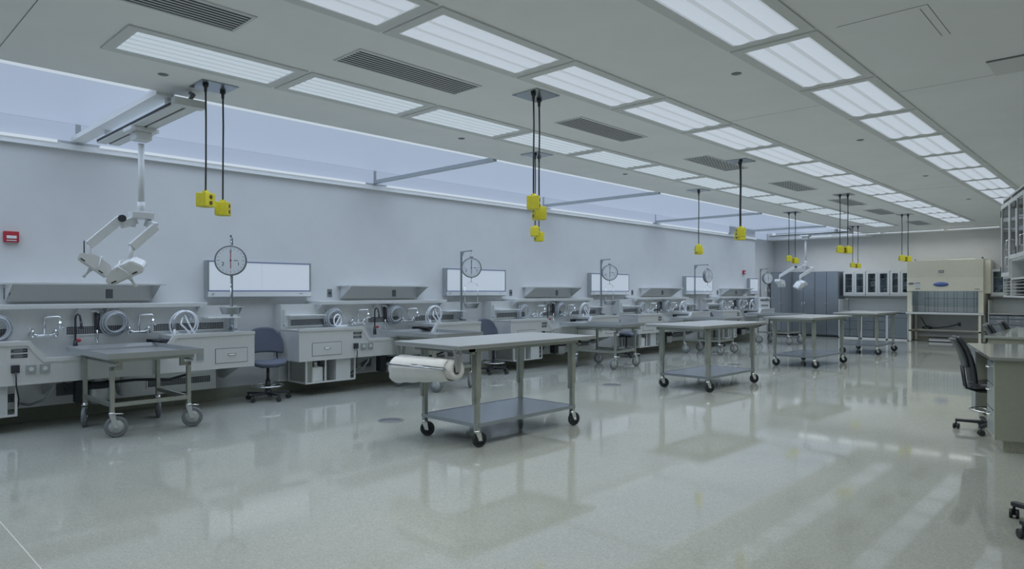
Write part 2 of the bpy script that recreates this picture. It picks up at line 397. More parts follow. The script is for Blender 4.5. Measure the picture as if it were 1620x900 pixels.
for i, (x, y, za, zb) in enumerate(plates):
    p = thing('pendant_plate', 'steel ceiling plate of yellow outlets, %s' % WHERE[i], 'ceiling plate', (x, y, CEIL), 0, 'ceiling plates of the hanging outlets')
    nb('steelv').box(-.15, .15, -.155, .155, -.01, 0, .002).build('plate_body', p)
    s_ = nb('chrome')
    for sx in (-.13, .13):
        for sy in (-.13, .13): s_.cyl((sx, sy, -.014), (sx, sy, -.01), .006, seg=8)
    s_.build('screw', p)
    pendant(za, 'yellow hanging outlet box, near one of pair %s' % WHERE[i], (x + .05 if i < 5 else x - .05, y - .09 if i < 5 else y - .05, za), R(35 if i else 25))
    pendant(zb, 'yellow hanging outlet box, far one of pair %s' % WHERE[i], (x - .05 if i < 5 else x + .05, y + .10 if i < 5 else y + .06, zb), R(60 if i else 50))

# ------------------------------------------------------------------ autopsy stations along the left wall
SLEN = 3.43; Y0S = [.62, 4.68, 8.86, 13.04, 17.2]
STN = ['nearest, at the left edge of the photo', 'second along the left wall', 'third along the left wall', 'fourth along the left wall', 'farthest, before the tall cabinets']
def grille(y0, y1, z0, z1, x, parent):
    g = nb('steel'); e = .018
    g.box(x, x + .012, y0 - e, y0, z0 - e, z1 + e).box(x, x + .012, y1, y1 + e, z0 - e, z1 + e).box(x, x + .012, y0, y1, z0 - e, z0).box(x, x + .012, y0, y1, z1, z1 + e)
    nv = max(3, int((y1 - y0) / .022))
    for k in range(1, nv): yy = y0 + (y1 - y0) * k / nv; g.box(x + .003, x + .008, yy - .0011, yy + .0011, z0, z1)
    for k in range(1, 5): zz = z0 + (z1 - z0) * k / 5; g.box(x + .003, x + .009, y0, y1, zz - .0013, zz + .0013)
    o = g.build('grille', parent)
    nb('dark').box(x, x + .002, y0, y1, z0, z1).build('grille_backing', o)
def faucet(yc, parent, flip=1):
    f = nb('chrome'); x0 = .25
    for s in (-1, 1):
        f.cyl((x0 - .03, yc + s * .11, .985), (x0 + .03, yc + s * .11, .985), .026, seg=12).cyl((x0 + .03, yc + s * .11, .95), (x0 + .03, yc + s * .11, 1.04), .021, .015, seg=12)
    f.tube([(x0 + .03, yc - .11, .985), (x0 + .03, yc - .06, .965), (x0 + .03, yc + .06, .965), (x0 + .03, yc + .11, .985)], .015)
    o = f.build('faucet', parent, 'chrome two handled wall faucet')
    nb('chrome').tube([(x0 + .03, yc, .965), (x0 + .03, yc, 1.15), (x0 + .035, yc + .01, 1.168), (x0 + .05, yc + .03, 1.172), (x0 + .10, yc + flip * .12, 1.172), (x0 + .105, yc + flip * .13, 1.16), (x0 + .105, yc + flip * .13, 1.08)], .0135).cyl((x0 + .105, yc + flip * .13, 1.05), (x0 + .105, yc + flip * .13, 1.12), .019, seg=12).build('spout', o)
    for s in (-1, 1):
        nb('chrome').tube([(x0 + .03, yc + s * .11, 1.03), (x0 + .045, yc + s * .12, 1.04), (x0 + .12, yc + s * .16, 1.05)], .010, 6).build('handle', o)
def station(label):
    t = thing('autopsy_station', label, 'autopsy sink station', (XL, 0, 0), 0, 'autopsy stations along the left wall')
    XF = .725
    poly = [(0, .49), (SLEN, .49), (SLEN, .90), (2.47, .90), (2.34, .71), (1.13, .71), (1.0, .90), (0, .90)]
    b = nb('steel').prism(poly, 'x', XF - .03, XF)
    b.box(.0, XF - .03, 0, .02, .49, .90).box(.0, XF - .03, SLEN - .02, SLEN, .49, .90).box(.0, XF - .03, .02, SLEN - .02, .49, .51)
    b.build('counter_body', t)
    rim = [(-.005, .90), (1.0, .90), (1.13, .71), (2.34, .71), (2.47, .90), (SLEN + .005, .90), (SLEN + .005, .94), (2.445, .94), (2.315, .75), (1.155, .75), (1.025, .94), (-.005, .94)]
    nb('steel').prism(rim, 'x', XF - .045, XF + .012, .004).build('front_rim', t)
    nb('steel').box(.2, XF - .04, 0, 1.0, .905, .925).build('worktop', t)
    nb('steel').box(.2, XF - .04, 2.47, SLEN, .905, .925).build('worktop', t)
    sk = nb('steel')
    sk.box(.2, XF - .04, 1.0, 1.02, .56, .92).box(.2, XF - .04, 2.45, 2.47, .56, .92).box(.2, .22, 1.02, 2.45, .56, .92).box(.2, XF - .04, 1.0, 2.47, .54, .56)
    sk.build('sink_basin', t)
    nb('black').box(.28, .62, 2.30, 2.46, .86, .875).box(.28, .30, 2.28, 2.46, .80, .875).build('basin_guard', t)
    rs = nb('steel').box(0, .22, 0, SLEN, .52, 1.27).box(0, .14, .0, SLEN - .25, .17, .50)
    rs.build('back_riser', t)
    nb('steel').box(0, .36, .52, 2.98, 1.262, 1.312, .006).build('upper_ledge', t)
    gz = nb('steel')
    for yy in (.56, 1.55, 1.85, 2.90): gz.prism([(.22, 1.262), (.35, 1.262), (.22, 1.19)], 'y', yy, yy + .02)
    gz.build('gusset', t)
    for (a, b2) in ((.04, .60), (2.96, SLEN - .04)):
        s = nb('steel').box(.22, .42, a, b2, 1.105, 1.12, .003); s.build('side_shelf', t)
    for yy in (.05, SLEN - .06):
        nb('steel').box(.22, .27, yy - .02, yy + .02, .96, 1.2, .004).build('bracket_post', t)
        nb('chrome').lathe([(0, .04), (.025, .038), (.03, .02), (.022, 0), (0, 0)], (.22, yy, .985), 14, Matrix.Rotation(R(90), 4, 'Y')).build('knob', t)
    for a, b2 in ((.14, .92), (1.46, 2.04), (2.38, 3.24)): grille(a, b2, .965, 1.05, .22, t)
    grille(2.34, 3.10, .27, .35, .14, t)
    grille(.75, 1.02, .25, .34, .14, t)
    # drawers
    for a, b2 in ((.20, .66), (2.93, 3.33)):
        nb('dark').box(XF - .002, XF + .0015, a - .006, b2 + .006, .554, .741).build('drawer_gap', t)
        d = nb('steel').box(XF - .01, XF + .006, a, b2, .56, .735, .002).build('drawer', t)
        h = nb('chrome'); c_ = (a + b2) / 2
        h.box(XF + .006, XF + .009, c_ - .055, c_ + .055, .645, .675).tube([(XF + .007, c_ - .045, .66), (XF + .03, c_ - .04, .658), (XF + .03, c_ + .04, .658), (XF + .007, c_ + .045, .66)], .005, 6)
        h.build('handle', d)
    # switch plates, black plug, notice labels
    for yy in (1.03, 1.15):
        q = nb('platel').box(XF, XF + .018, yy - .045, yy + .045, .60, .695, .004).build('cover_plate', t)
        nb('steel').cyl((XF + .018, yy, .65), (XF + .024, yy, .65), .022, seg=16).build('lid', q)
    for yy in (2.62, 2.74): nb('platel').box(XF, XF + .018, yy - .04, yy + .04, .62, .70, .004).build('cover_plate', t)
    nb('black').box(XF, XF + .03, .86, .93, .62, .70, .004).build('socket', t, 'black outlet with plugged cord')
    for z in (.79, .845):
        lb = nb('black').box(XF, XF + .002, .86, 1.0, z - .02, z + .02).m('pale')
        for k in range(3): lb.box(XF + .002, XF + .0025, .865 + .02 * (k % 2), .99 - .03 * ((k + 1) % 2), z - .013 + .011 * k, z - .010 + .011 * k)
        lb.build('notice_label', t, 'small black printed notice label')
    # open frame and housing under the left worktop
    fr = nb('steel'); a, b2 = .12, .90; q = .022
    for (xx, yy) in ((XF - .06, a), (XF - .06, b2), (.2, a), (.2, b2), (XF - .06, .42)): fr.box(xx, xx + q, yy, yy + q, .19, .49)
    fr.box(.2, XF - .04, a, a + q, .17, .192).box(.2, XF - .04, b2, b2 + q, .17, .192).box(XF - .06, XF - .04, a, b2 + q, .17, .192).box(.2, .22, a, b2, .17, .192).box(.2, XF - .04, a, b2, .175, .182)
    fr.build('undercounter_frame', t)
    nb('pale').box(.24, .68, .60, .84, .19, .485).build('undercounter_box', t)
    nb('leg').box(.24, .62, .15, .26, .19, .485).build('undercounter_panel', t)
    nb('black').tube([(XF + .03, .895, .63), (XF + .05, .895, .58), (XF + .03, .90, .48), (XF - .02, .93, .35), (.5, .96, .24), (.25, .98, .28), (.15, 1.0, .3)], .007).build('cord', t)
    # end gussets that carry the cantilevered ends
    for yy in (SLEN - .16, 1.25): nb('steel').prism([(0, .49), (.66, .49), (.16, .30), (0, .30)], 'y', yy, yy + .012).build('support_bracket', t)
    # plumbing
    dz = nb('steel').lathe([(0, .18), (.07, .18), (.11, .22), (.115, .40), (.09, .42), (.05, .48), (.05, .54), (0, .54)], (.46, 1.72, 0), 24)
    o = dz.build('waste_disposer', t, 'round steel waste disposer under the sink')
    nb('black').lathe([(.118, .36), (.135, .37), (.135, .42), (.09, .44)], (.46, 1.72, 0), 24).box(.40, .52, 1.48, 1.60, .22, .46, .01).build('disposer_band', o)
    nb('plastic').tube([(.40, 1.98, .50), (.40, 1.98, .30), (.38, 1.98, .25), (.3, 1.98, .25), (.26, 1.98, .28), (.18, 1.98, .36), (.12, 1.98, .36)], .024, 10).build('drain_pipe', t)
    nb('black').tube([(.55, 1.86, .42), (.6, 2.05, .43), (.6, 2.2, .42), (.62, 2.42, .40), (.64, 2.65, .45)], .016, 8).build('black_pipe', t)
    nb('hose').tube([(.5, 1.30, .50), (.5, 1.27, .40), (.45, 1.20, .28), (.3, 1.1, .22), (.2, 1.0, .24), (.15, .96, .32)], .014, 8).build('supply_hose', t)
    nb('plate').tube([(.35, 1.40, .50), (.3, 1.42, .42), (.22, 1.46, .38), (.22, 1.46, .33), (.14, 1.46, .31)], .012, 8).box(.14, .16, 1.38, 1.56, .27, .40, .003).build('junction_box', t)
    # faucets and fittings
    faucet(1.24, t, 1); faucet(2.20, t, 1)
    blk = nb('blackp').tube([(.30, 1.53, .80), (.30, 1.53, 1.14), (.305, 1.535, 1.18), (.32, 1.55, 1.195), (.335, 1.565, 1.18), (.345, 1.575, 1.10)], .011).cyl((.345, 1.575, 1.12), (.347, 1.578, 1.03), .012, .016, seg=12).cyl((.30, 1.53, .78), (.30, 1.53, .90), .028, .02, seg=14).build('sprayer', t, 'black gooseneck sprayer')
    nb('red').lathe([(0, 0), (.022, 0), (.022, .02), (.012, .03), (0, .03)], (.33, 1.555, .90), 12, Matrix.Rotation(R(90), 4, 'Y')).build('knob', blk, 'red valve knob')
    v = nb('blackp').cyl((.26, 1.76, 1.03), (.26, 1.76, 1.20), .028, seg=14).m('chrome').cyl((.26, 1.76, .86), (.26, 1.76, 1.03), .012, seg=10).tube([(.26, 1.69, 1.225), (.26, 1.76, 1.23), (.26, 1.83, 1.225)], .012).cyl((.26, 1.76, 1.20), (.26, 1.76, 1.24), .018, seg=12).cyl((.23, 1.76, 1.21), (.30, 1.76, 1.21), .012, seg=10)
    v.build('vacuum_breaker', t)
    for yy, z in ((.72, 1.17), (2.80, 1.16)):
        nb('chrome').cyl((.22, yy, z), (.30, yy, z), .014, seg=10).cyl((.28, yy - .03, z), (.28, yy + .03, z), .012, seg=10).cyl((.28, yy, z), (.29, yy, z - .07), .013, .010, seg=10).cyl((.28, yy + .03, z - .05), (.28, yy + .03, z + .02), .01, seg=10).build('hose_valve', t)
    return t
s0 = station('x')
for i, y in enumerate(Y0S):
    lab = 'steel autopsy sink station with dropped centre, ' + STN[i]
    if i == 0: s0.location = (XL, y, 0); s0['label'] = lab
    else: dup(s0, (XL, y, 0), 0, lab)
# coiled hoses
def coil(yc, zc, rad, m, thick, turns, tilt, nm):
    t = thing('coiled_hose', 'x', 'hose')
    pts = []; N = turns * 28
    for k in range(N + 1):
        a = 2 * PI * k / 28 + PI / 2; r = rad * (1 - .05 * math.sin(a * .7 + 1)) - .009 * (k / 28) + .012 * math.sin(k * .11)
        pts.append((.03 + .012 * (k / 28) + .03 * math.sin(a), r * math.cos(a), r * 1.05 * math.sin(a) - .0))
    nb(m).tube(pts, thick, 8).build('hose_loop', t)
    if nm == 2:
        nb(m).tube([(.05, 0, rad * .7), (.08, .04, 0), (.10, .10, -rad * .8)], thick, 8).tube([(.05, -.02, rad * .5), (.09, -.06, .0), (.10, .05, -rad * .75)], thick, 8).build('hose_tail', t)
        nb('plate').cyl((.09, -rad * .85, .05), (.11, -rad * .9, -.06), .014, seg=10).m('white').cyl((.11, -rad * .9, -.06), (.12, -rad * .88, -.13), .011, .018, seg=10).build('nozzle', t)
    else:
        nb('chrome').cyl((.05, -.02, rad), (.05, .03, rad), .017, seg=12).build('coupling', t)
    return t
hp = [coil(0, 0, .145, 'hose', .010, 5, 0, 0), coil(0, 0, .14, 'hose', .010, 5, 0, 1), coil(0, 0, .16, 'hosew', .011, 2, 0, 2)]
hpos = [(.255, .80, 1.06), (.255, 1.93, 1.09), (.30, 2.70, 1.05)]
hl = ['grey coiled hose at the left end of the sink station', 'grey coiled hose at the middle of the sink station', 'white looped hose with nozzle at the right end of the sink station']
for i, y in enumerate(Y0S):
    for k in range(3):
        lab = '%s, %s' % (hl[k], ['nearest station', 'second nearest station', 'third nearest station', 'fourth nearest station', 'farthest station'][i])
        loc = (XL + hpos[k][0], y + hpos[k][1], hpos[k][2])
        if i == 0: hp[k].location = loc; hp[k]['label'] = lab; hp[k]['group'] = 'coiled hoses on the sink stations'
        else: dup(hp[k], loc, 0, lab, 'coiled hoses on the sink stations')
# white looped hose lying on the left end of station two, jugs
t = thing('coiled_hose', 'small white hose loop lying upright on left worktop of second sink station', 'hose', (XL + .5, Y0S[1] + .74, .935), R(20))
nb('hosew').tube([(0, .085 * math.cos(a), .095 + .085 * math.sin(a)) for a in [2 * PI * k / 24 for k in range(24)]], .011, 8, True).tube([(0, .0, .015), (.02, .1, .012), (.0, .2, .012), (-.05, .3, .012)], .011, 8).build('hose_loop', t)
nb('hosew').tube([(0, -.05, .03), (.0, 0, .09), (0, .05, .15)], .009, 8).build('hose_tail', t)
for i, yy in ((1, .33), (3, .33)):
    o = thing('plastic_jug', 'white plastic jug in open frame under the %s sink station' % ('second nearest' if i == 1 else 'fourth nearest'), 'jug', (XL + .58, Y0S[i] + yy, .182))
    nb('plastic').box(-.07, .07, -.085, .085, 0, .21, .025).lathe([(.04, .2), (.022, .235), (.022, .26), (0, .26)], seg=14).build('jug_body', o)
    nb('hosew').cyl((0, 0, .25), (0, 0, .275), .024, seg=14).build('cap', o)

# wall shelves
def wshelf():
    t = thing('wall_shelf', 'x', 'shelf'); L = 1.62
    nb('steel').box(0, .32, 0, L, .0, .022, .003).build('shelf_board', t)
    nb('steel').box(.0, .012, .06, L - .06, -.19, 0).build('back_panel', t)
    for y in (.05, L - .065): nb('steel').prism([(.012, 0), (.31, 0), (.012, -.19)], 'y', y, y + .015).build('side_bracket', t)
    nb('plate').box(.012, .018, L * .64, L * .64 + .075, -.16, -.05, .002).build('outlet_plate', t)
    return t
sh = wshelf()
for i, y in enumerate([1.50, 5.72, 9.95, 14.2, 18.45]):
    lab = 'steel wall shelf above the sink station, ' + STN[i]
    loc = (XL, y, 1.53)
    if i == 0: sh.location = loc; sh['label'] = lab; sh['group'] = 'steel shelves on the left wall'
    else: dup(sh, loc, 0, lab, 'steel shelves on the left wall')
# light boxes
def viewer():
    t = thing('light_box', 'x', 'light box'); L = 1.52; H = .50
    nb('platel').box(0, .10, 0, L, 0, H, .004).build('housing', t)
    for k in range(2):
        nb('viewer').box(.10, .106, .03 + k * (L - .06) / 2, .03 + (k + 1) * (L - .06) / 2 - .004, .10, H - .025).build('screen', t)
    nb('blueink').box(.10, .112, .02, L - .02, H - .025, H - .012).box(.10, .112, .02, L - .02, .085, .10).build('film_rail', t)
    nb('lightgrey').box(.10, .125, .01, L - .01, .012, .08, .003).m('ink').box(.125, .127, .05, .09, .055, .06).box(.125, .127, .05, .08, .035, .04).box(.125, .127, L - .2, L - .15, .05, .055).build('control_panel', t)
    return t
vb = viewer()
for i, y in enumerate([3.70, 7.86, 12.10, 16.32, 20.35]):
    loc = (XL, y, 1.37)
    lab = 'pale glowing wall light box between stations, ' + ['nearest, behind the nearest scale', 'second nearest, behind the second scale', 'third nearest, left of the fourth shelf', 'fourth nearest, behind the fourth scale', 'farthest, cut narrow at end of wall']  [i]
    if i == 0: vb.location = loc; vb['label'] = lab; vb['group'] = 'light boxes on the left wall'
    elif i < 4: dup(vb, loc, 0, lab, 'light boxes on the left wall')
    else:
        n = dup(vb, (XL, 20.3, 1.37), 0, lab, 'light boxes on the left wall'); n.scale = (1, .38, 1)
# hanging scales
def text_mesh(name, body, size, parent, m, loc, rot, depth=.0008):
    c = bpy.data.curves.new(name, 'FONT'); c.body = body; c.size = size; c.extrude = depth; c.align_x = 'CENTER'; c.align_y = 'CENTER'
    o = bpy.data.objects.new(name, c); COL.objects.link(o)
    dg = bpy.context.evaluated_depsgraph_get(); me = bpy.data.meshes.new_from_object(o.evaluated_get(dg))
    bpy.data.objects.remove(o); me.materials.clear(); me.materials.append(M[m])
    n = bpy.data.objects.new(name, me); COL.objects.link(n); n.location = loc; n.rotation_euler = rot
    if parent is not None: n.parent = parent
    return n
def scale(label, loc, arm_rz, dial_rz, reach=.50, Rr=.172, yk=0.0):
    i_red = Rr < .18
    t = thing('hanging_scale', label, 'scale', loc, 0, 'hanging dial scales on the sink stations')
    H = 1.22
    nb('steelv').box(-.014, .014, -.014, .014, 0, H, .002).build('pole', t)
    ca, sa = math.cos(arm_rz), math.sin(arm_rz)
    rz = Matrix.Rotation(arm_rz, 4, 'Z')
    a = nb('steelv').box(0, reach + .015, -.012, .012, H - .022, H, .002).prism([(.0, H - .022), (.12, H - .022), (.0, H - .14)], 'y', -.003, .003)
    a.xf(rz); a.build('arm', t)
    nb('steelv').box(-.03, .10, -.03, .03, .0, .03, .003).cyl((0, 0, .02), (0, 0, .16), .026, seg=12).build('clamp', t)
    hx, hy = reach * ca, reach * sa
    nb('chrome').tube([(hx, hy, H - .02), (hx, hy, H - .08)], .005).tube([(hx + .016 * math.cos(k), hy, H - .10 + .022 * math.sin(k)) for k in [2 * PI * i / 12 for i in range(12)]], .005, 6, True).build('hook', t)
    dz = H - .13 - Rr
    D = Matrix.Translation((hx, hy, dz)) @ Matrix.Rotation(dial_rz, 4, 'Z') @ Matrix.Rotation(R(90), 4, 'Y')
    d = nb('steelv').m('plate').lathe([(0, -.05), (Rr - .02, -.05), (Rr, -.035), (Rr, .035), (Rr - .012, .042), (Rr - .016, .035), (0, .035)], seg=40).box(-.19, -.15, -.03, .03, -.02, .02)
    d.xf(D); dd = d.build('dial_case', t)
    f = nb('dial').cyl((0, 0, .035), (0, 0, .038), Rr - .018, seg=40).m('ink')
    for k in range(20):
        a_ = 2 * PI * k / 20; L_ = .014 if k % 5 else .03
        f.box(Rr - .032 - L_ + .0, Rr - .032, -.0022, .0022, .038, .0388, rot=Matrix.Rotation(a_, 4, 'Z'))
    f.xf(D); f.build('dial_face', dd)
    n_ = nb('ink' if i_red else 'red').box(-.11, .10, -.0045, .0045, .0395, .041).m('ink').cyl((0, 0, .038), (0, 0, .043), .01, seg=12).tube([(-.118 + .010 * math.cos(k), .010 * math.sin(k), .0405) for k in [2 * PI * i / 12 for i in range(12)]], .002, 6, True)
    n_.xf(D); n_.build('needle', dd)
    # numerals: the face normal is local +x of the dial frame
    F = Matrix.Translation((hx, hy, dz)) @ Matrix.Rotation(dial_rz, 4, 'Z')
    for body, yy, zz in (('2', -.09, -.045), ('1', .09, -.045)):
        p = F @ Vector((.0395, yy, zz))
        text_mesh('numeral', body, .065, dd, 'ink', p, (R(90), 0, dial_rz + R(90)))
    nb('ink').box(.0385, .0395, .035, .085, -.004, .004).xf(F).build('mark', dd)
    # rod, yoke and pan
    pz = .30; sa, ca = math.sin(yk), math.cos(yk)
    nb('chrome').cyl((hx, hy, dz - Rr), (hx, hy, dz - Rr - .07), .006, seg=8).tube([(hx + .13 * math.cos(k) * sa, hy + .13 * math.cos(k) * ca, dz - Rr - .15 + .08 * math.sin(k)) for k in [PI * i / 10 for i in range(11)]], .004, 6).cyl((hx + .13 * sa, hy + .13 * ca, dz - Rr - .15), (hx + .13 * sa, hy + .13 * ca, pz + .02), .004, seg=6).cyl((hx - .13 * sa, hy - .13 * ca, dz - Rr - .15), (hx - .13 * sa, hy - .13 * ca, pz + .02), .004, seg=6).build('pan_yoke', t)
    nb('steelt').lathe([(0, pz - .07), (.10, pz - .07), (.135, pz + .01), (.155, pz + .015), (.155, pz + .02), (.13, pz + .018), (.095, pz - .06), (0, pz - .06)], (hx, hy, 0), 32).build('pan', t)
    return t
for i, y in enumerate([3.93, 8.02, 12.18, 16.4, 20.55]):
    scale('round dial hanging scale with steel pan, ' + ['nearest, in front of the nearest light box', 'second, over the station behind the nearest table', 'third along the wall', 'fourth along the wall, dial seen obliquely', 'farthest, before the tall steel cabinets'][i],
          (XL + .32, y, .94), R([-25, -18, -28, -22, -38][i]), R([-27, -40, -46, -5, -30][i]), [.5, .42, .42, .5, .42][i], .19 if i == 0 else .172, R([114, 10, 0, 5, 0][i]))
# outlets and alarms on the wall
for i, y in enumerate([1.58, 5.59, 9.62, 13.9, 18.33]):
    t = thing('wall_outlet', 'small dark outlet plate on left wall, ' + STN[i].replace('photo', 'picture'), 'outlet', (XL, y, 1.43), 0, 'outlet plates on the left wall')
    nb('plate').box(0, .008, -.04, .04, -.06, .06, .002).build('cover_plate', t)
    nb('dark').cyl((.008, 0, 0), (.012, 0, 0), .022, seg=14).build('socket', t)
def alarm(loc, label):
    t = thing('fire_alarm', label, 'fire alarm', loc, 0)
    nb('red').box(0, .05, -.07, .07, -.06, .06, .006).build('alarm_body', t)
    nb('white').box(.05, .058, -.045, .045, -.02, .012, .002).box(.05, .053, -.045, .045, -.045, -.036).build('alarm_lens', t)
alarm((XL, 1.605, 2.055), 'red and white fire alarm on the wall at left edge of the photo')
alarm((XL, 20.05, 2.05), 'small red fire alarm far along the left wall near the corner')

# ------------------------------------------------------------------ surgical lamp
def swing(a, b, wd, ht, mb):
    a = Vector(a); b = Vector(b); d = (b - a); L = d.length
    q = d.to_track_quat('X', 'Z').to_matrix().to_4x4()
    mb.box(0, L, -wd / 2, wd / 2, -ht / 2, ht / 2, .006, rot=Matrix.Translation(a) @ q); return mb
def head(parent, pos, rot, name='lamp_head'):
    mt = Matrix.Translation(pos) @ rot
    h = nb('white').prism([(-.20, 0), (.20, 0), (.23, .06), (.15, .17), (-.08, .17), (-.22, .08)], 'y', -.13, .13, .012); h.xf(mt); o = h.build(name, parent)
    f = nb('lightgrey').box(-.19, .19, -.12, .12, -.008, .0, .002); f.xf(mt); f.build('lens', o)
    s = nb('dark').box(-.17, -.11, -.135, -.128, .02, .035).box(.08, .14, -.135, -.128, .02, .035).box(-.02, .06, .1, .132, .06, .09); s.xf(mt); s.build('vent_slot', o)
    g = nb('white').cyl((0, 0, -.008), (0, 0, -.05), .03, .02, seg=14).cyl((0, 0, -.05), (0, 0, -.15), .014, .02, seg=12); g.xf(mt); g.build('grip', o)
    y = nb('white').tube([(.05, -.15, .02), (.05, -.17, .08), (.0, -.16, .17), (0, 0, .20), (0, .16, .17), (.05, .17, .08), (.05, .15, .02)], .010, 8); y.xf(mt); y.build('yoke', o)
    return o
def surg(label, loc, mirror=1, ar=0.0, k_=1.0):
    t = thing('surgical_lamp', label, 'surgical lamp', loc, 0, 'twin surgical lamps on ceiling rails')
    # origin below ceiling rail centre at Z=0 of room
    zr = 3.07
    r_ = nb('lightgrey').box(-1.05, 1.22, -.11, -.012, zr, zr + .045, .004).box(-1.05, 1.22, .012, .11, zr, zr + .045, .004).box(-1.05, 1.22, -.012, .012, zr + .02, zr + .045).box(-.95, -.90, -.06, .06, zr + .045, 3.20).box(.80, .86, -.06, .06, zr + .045, 3.20).m('dark').box(-1.04, 1.21, -.113, -.11, zr + .012, zr + .035).box(-1.05, 1.22, -.012, .012, zr + .012, zr + .02)
    r_.build('ceiling_rail', t)
    nb('plate').tube([(1.18, .0, zr + .04), (1.22, .03, zr + .10), (1.10, .05, zr + .14)], .018, 8).m('lightgrey').box(1.14, 1.24, -.13, .13, zr - .01, zr + .055, .004).build('rail_end', t)
    nb('white').box(-.12, .12, -.13, .13, zr - .04, zr, .006).box(-.085, .085, -.075, .075, zr - .12, zr - .04, .008).build('trolley', t)
    nb('white').cyl((0, 0, zr - .15), (0, 0, 2.24), .028, seg=20).cyl((0, 0, 2.34), (0, 0, 2.22), .036, seg=20).build('pole', t)
    nb('white').box(-.07, .07, -.10, .10, 2.17, 2.24, .01).cyl((0, -.07, 2.17), (0, -.07, 2.09), .02, seg=12).cyl((0, .07, 2.17), (0, .07, 2.09), .02, seg=12).build('hub', t)
    m_ = mirror; AR = Matrix.Rotation(ar, 3, 'Z')
    def V_(x, y, z): q_ = AR @ Vector((x * k_, y * k_, 0)); return Vector((q_.x, q_.y, z))
    # near (left) arm
    e1 = V_(.03, -.19 * m_, 2.10); e2 = V_(.02, -.46 * m_, 1.87)
    a1 = nb('white'); swing(V_(0, -.05 * m_, 2.16), e1, .06, .075, a1); a1.build('arm', t)
    a2 = nb('white'); swing(e1 + Vector((.0, 0, .06)), e2 + Vector((0, 0, .02)), .05, .08, a2); a2.m('ink').cyl(e1 + Vector((-.04, 0, .06)), e1 + Vector((.045, 0, .06)), .035, seg=16); a2.build('spring_arm', t)
    nb('white').cyl(e2 + Vector((0, 0, .03)), e2 + Vector((0, 0, -.10)), .022, seg=14).m('ink').cyl(e2 + Vector((.0, -.04, .06)), e2 + Vector((0, -.04, -.06)), .006, seg=8).build('drop_tube', t)
    head(t, e2 + Vector((0, .02, -.20)), Matrix.Rotation(R(75), 4, 'Z') @ Matrix.Rotation(R(38 * m_), 4, 'Y') @ Matrix.Scale(.72, 4))
    # right arm swings towards the room, spring arm back down
    e3 = V_(.10, .10 * m_, 2.10); e4 = V_(.14, -.13 * m_, 1.88)
    b1 = nb('white'); swing(V_(.0, .05 * m_, 2.14), e3, .06, .07, b1); b1.build('arm', t)
    b2 = nb('white'); swing(e3, e4, .055, .08, b2); b2.build('spring_arm', t)
    nb('white').cyl(e4 + Vector((0, 0, .02)), e4 + Vector((0, -.01, -.14)), .02, seg=14).build('drop_tube', t)
    head(t, e4 + Vector((.02, -.03 * m_, -.28)), Matrix.Rotation(R(55), 4, 'Z') @ Matrix.Rotation(R(-26), 4, 'Y') @ Matrix.Rotation(R(18), 4, 'X') @ Matrix.Scale(.80, 4))
    return t
surg('white twin head surgical lamp on ceiling rail above the nearest sink station', (-7.3, 2.34, 0), 1)
surg('white twin head surgical lamp on far ceiling rail before the tall cabinets', (-7.22, 19.9, 0), 1, R(-55), 1.6)

# ------------------------------------------------------------------ wheels
def caster(parent, x, y, rad, swivel, tyre='black', hub='platel', wd=.035, top=.16):
    mt = Matrix.Translation((x, y, 0)) @ Matrix.Rotation(swivel, 4, 'Z')
    off = rad * .35
    f = nb('chrome').cyl((0, 0, top), (0, 0, top - .02), .032, seg=14)
    for s in (-1, 1): f.prism([(-.025, top - .02), (.03, top - .02), (off + .018, rad - .012), (off - .018, rad - .012)], 'y', s * (wd / 2 + .004), s * (wd / 2 + .008))
    f.box(-.025, .035, -wd / 2 - .008, wd / 2 + .008, top - .024, top - .018); f.xf(mt); o = f.build('caster', parent)
    t_ = nb(tyre).lathe([(rad * .72, -wd / 2 * .8), (rad * .93, -wd / 2), (rad, -wd / 4), (rad, wd / 4), (rad * .93, wd / 2), (rad * .72, wd / 2 * .8)], (off, 0, rad), 28, Matrix.Rotation(R(90), 4, 'X'))
    t_.m(hub).lathe([(0, -wd / 2 * .75), (rad * .74, -wd / 2 * .6), (rad * .74, wd / 2 * .6), (0, wd / 2 * .75)], (off, 0, rad), 28, Matrix.Rotation(R(90), 4, 'X')).m('chrome').cyl((off, -wd / 2 - .012, rad), (off, wd / 2 + .012, rad), .010, seg=10)
    t_.xf(mt); t_.build('wheel', o)
    return o
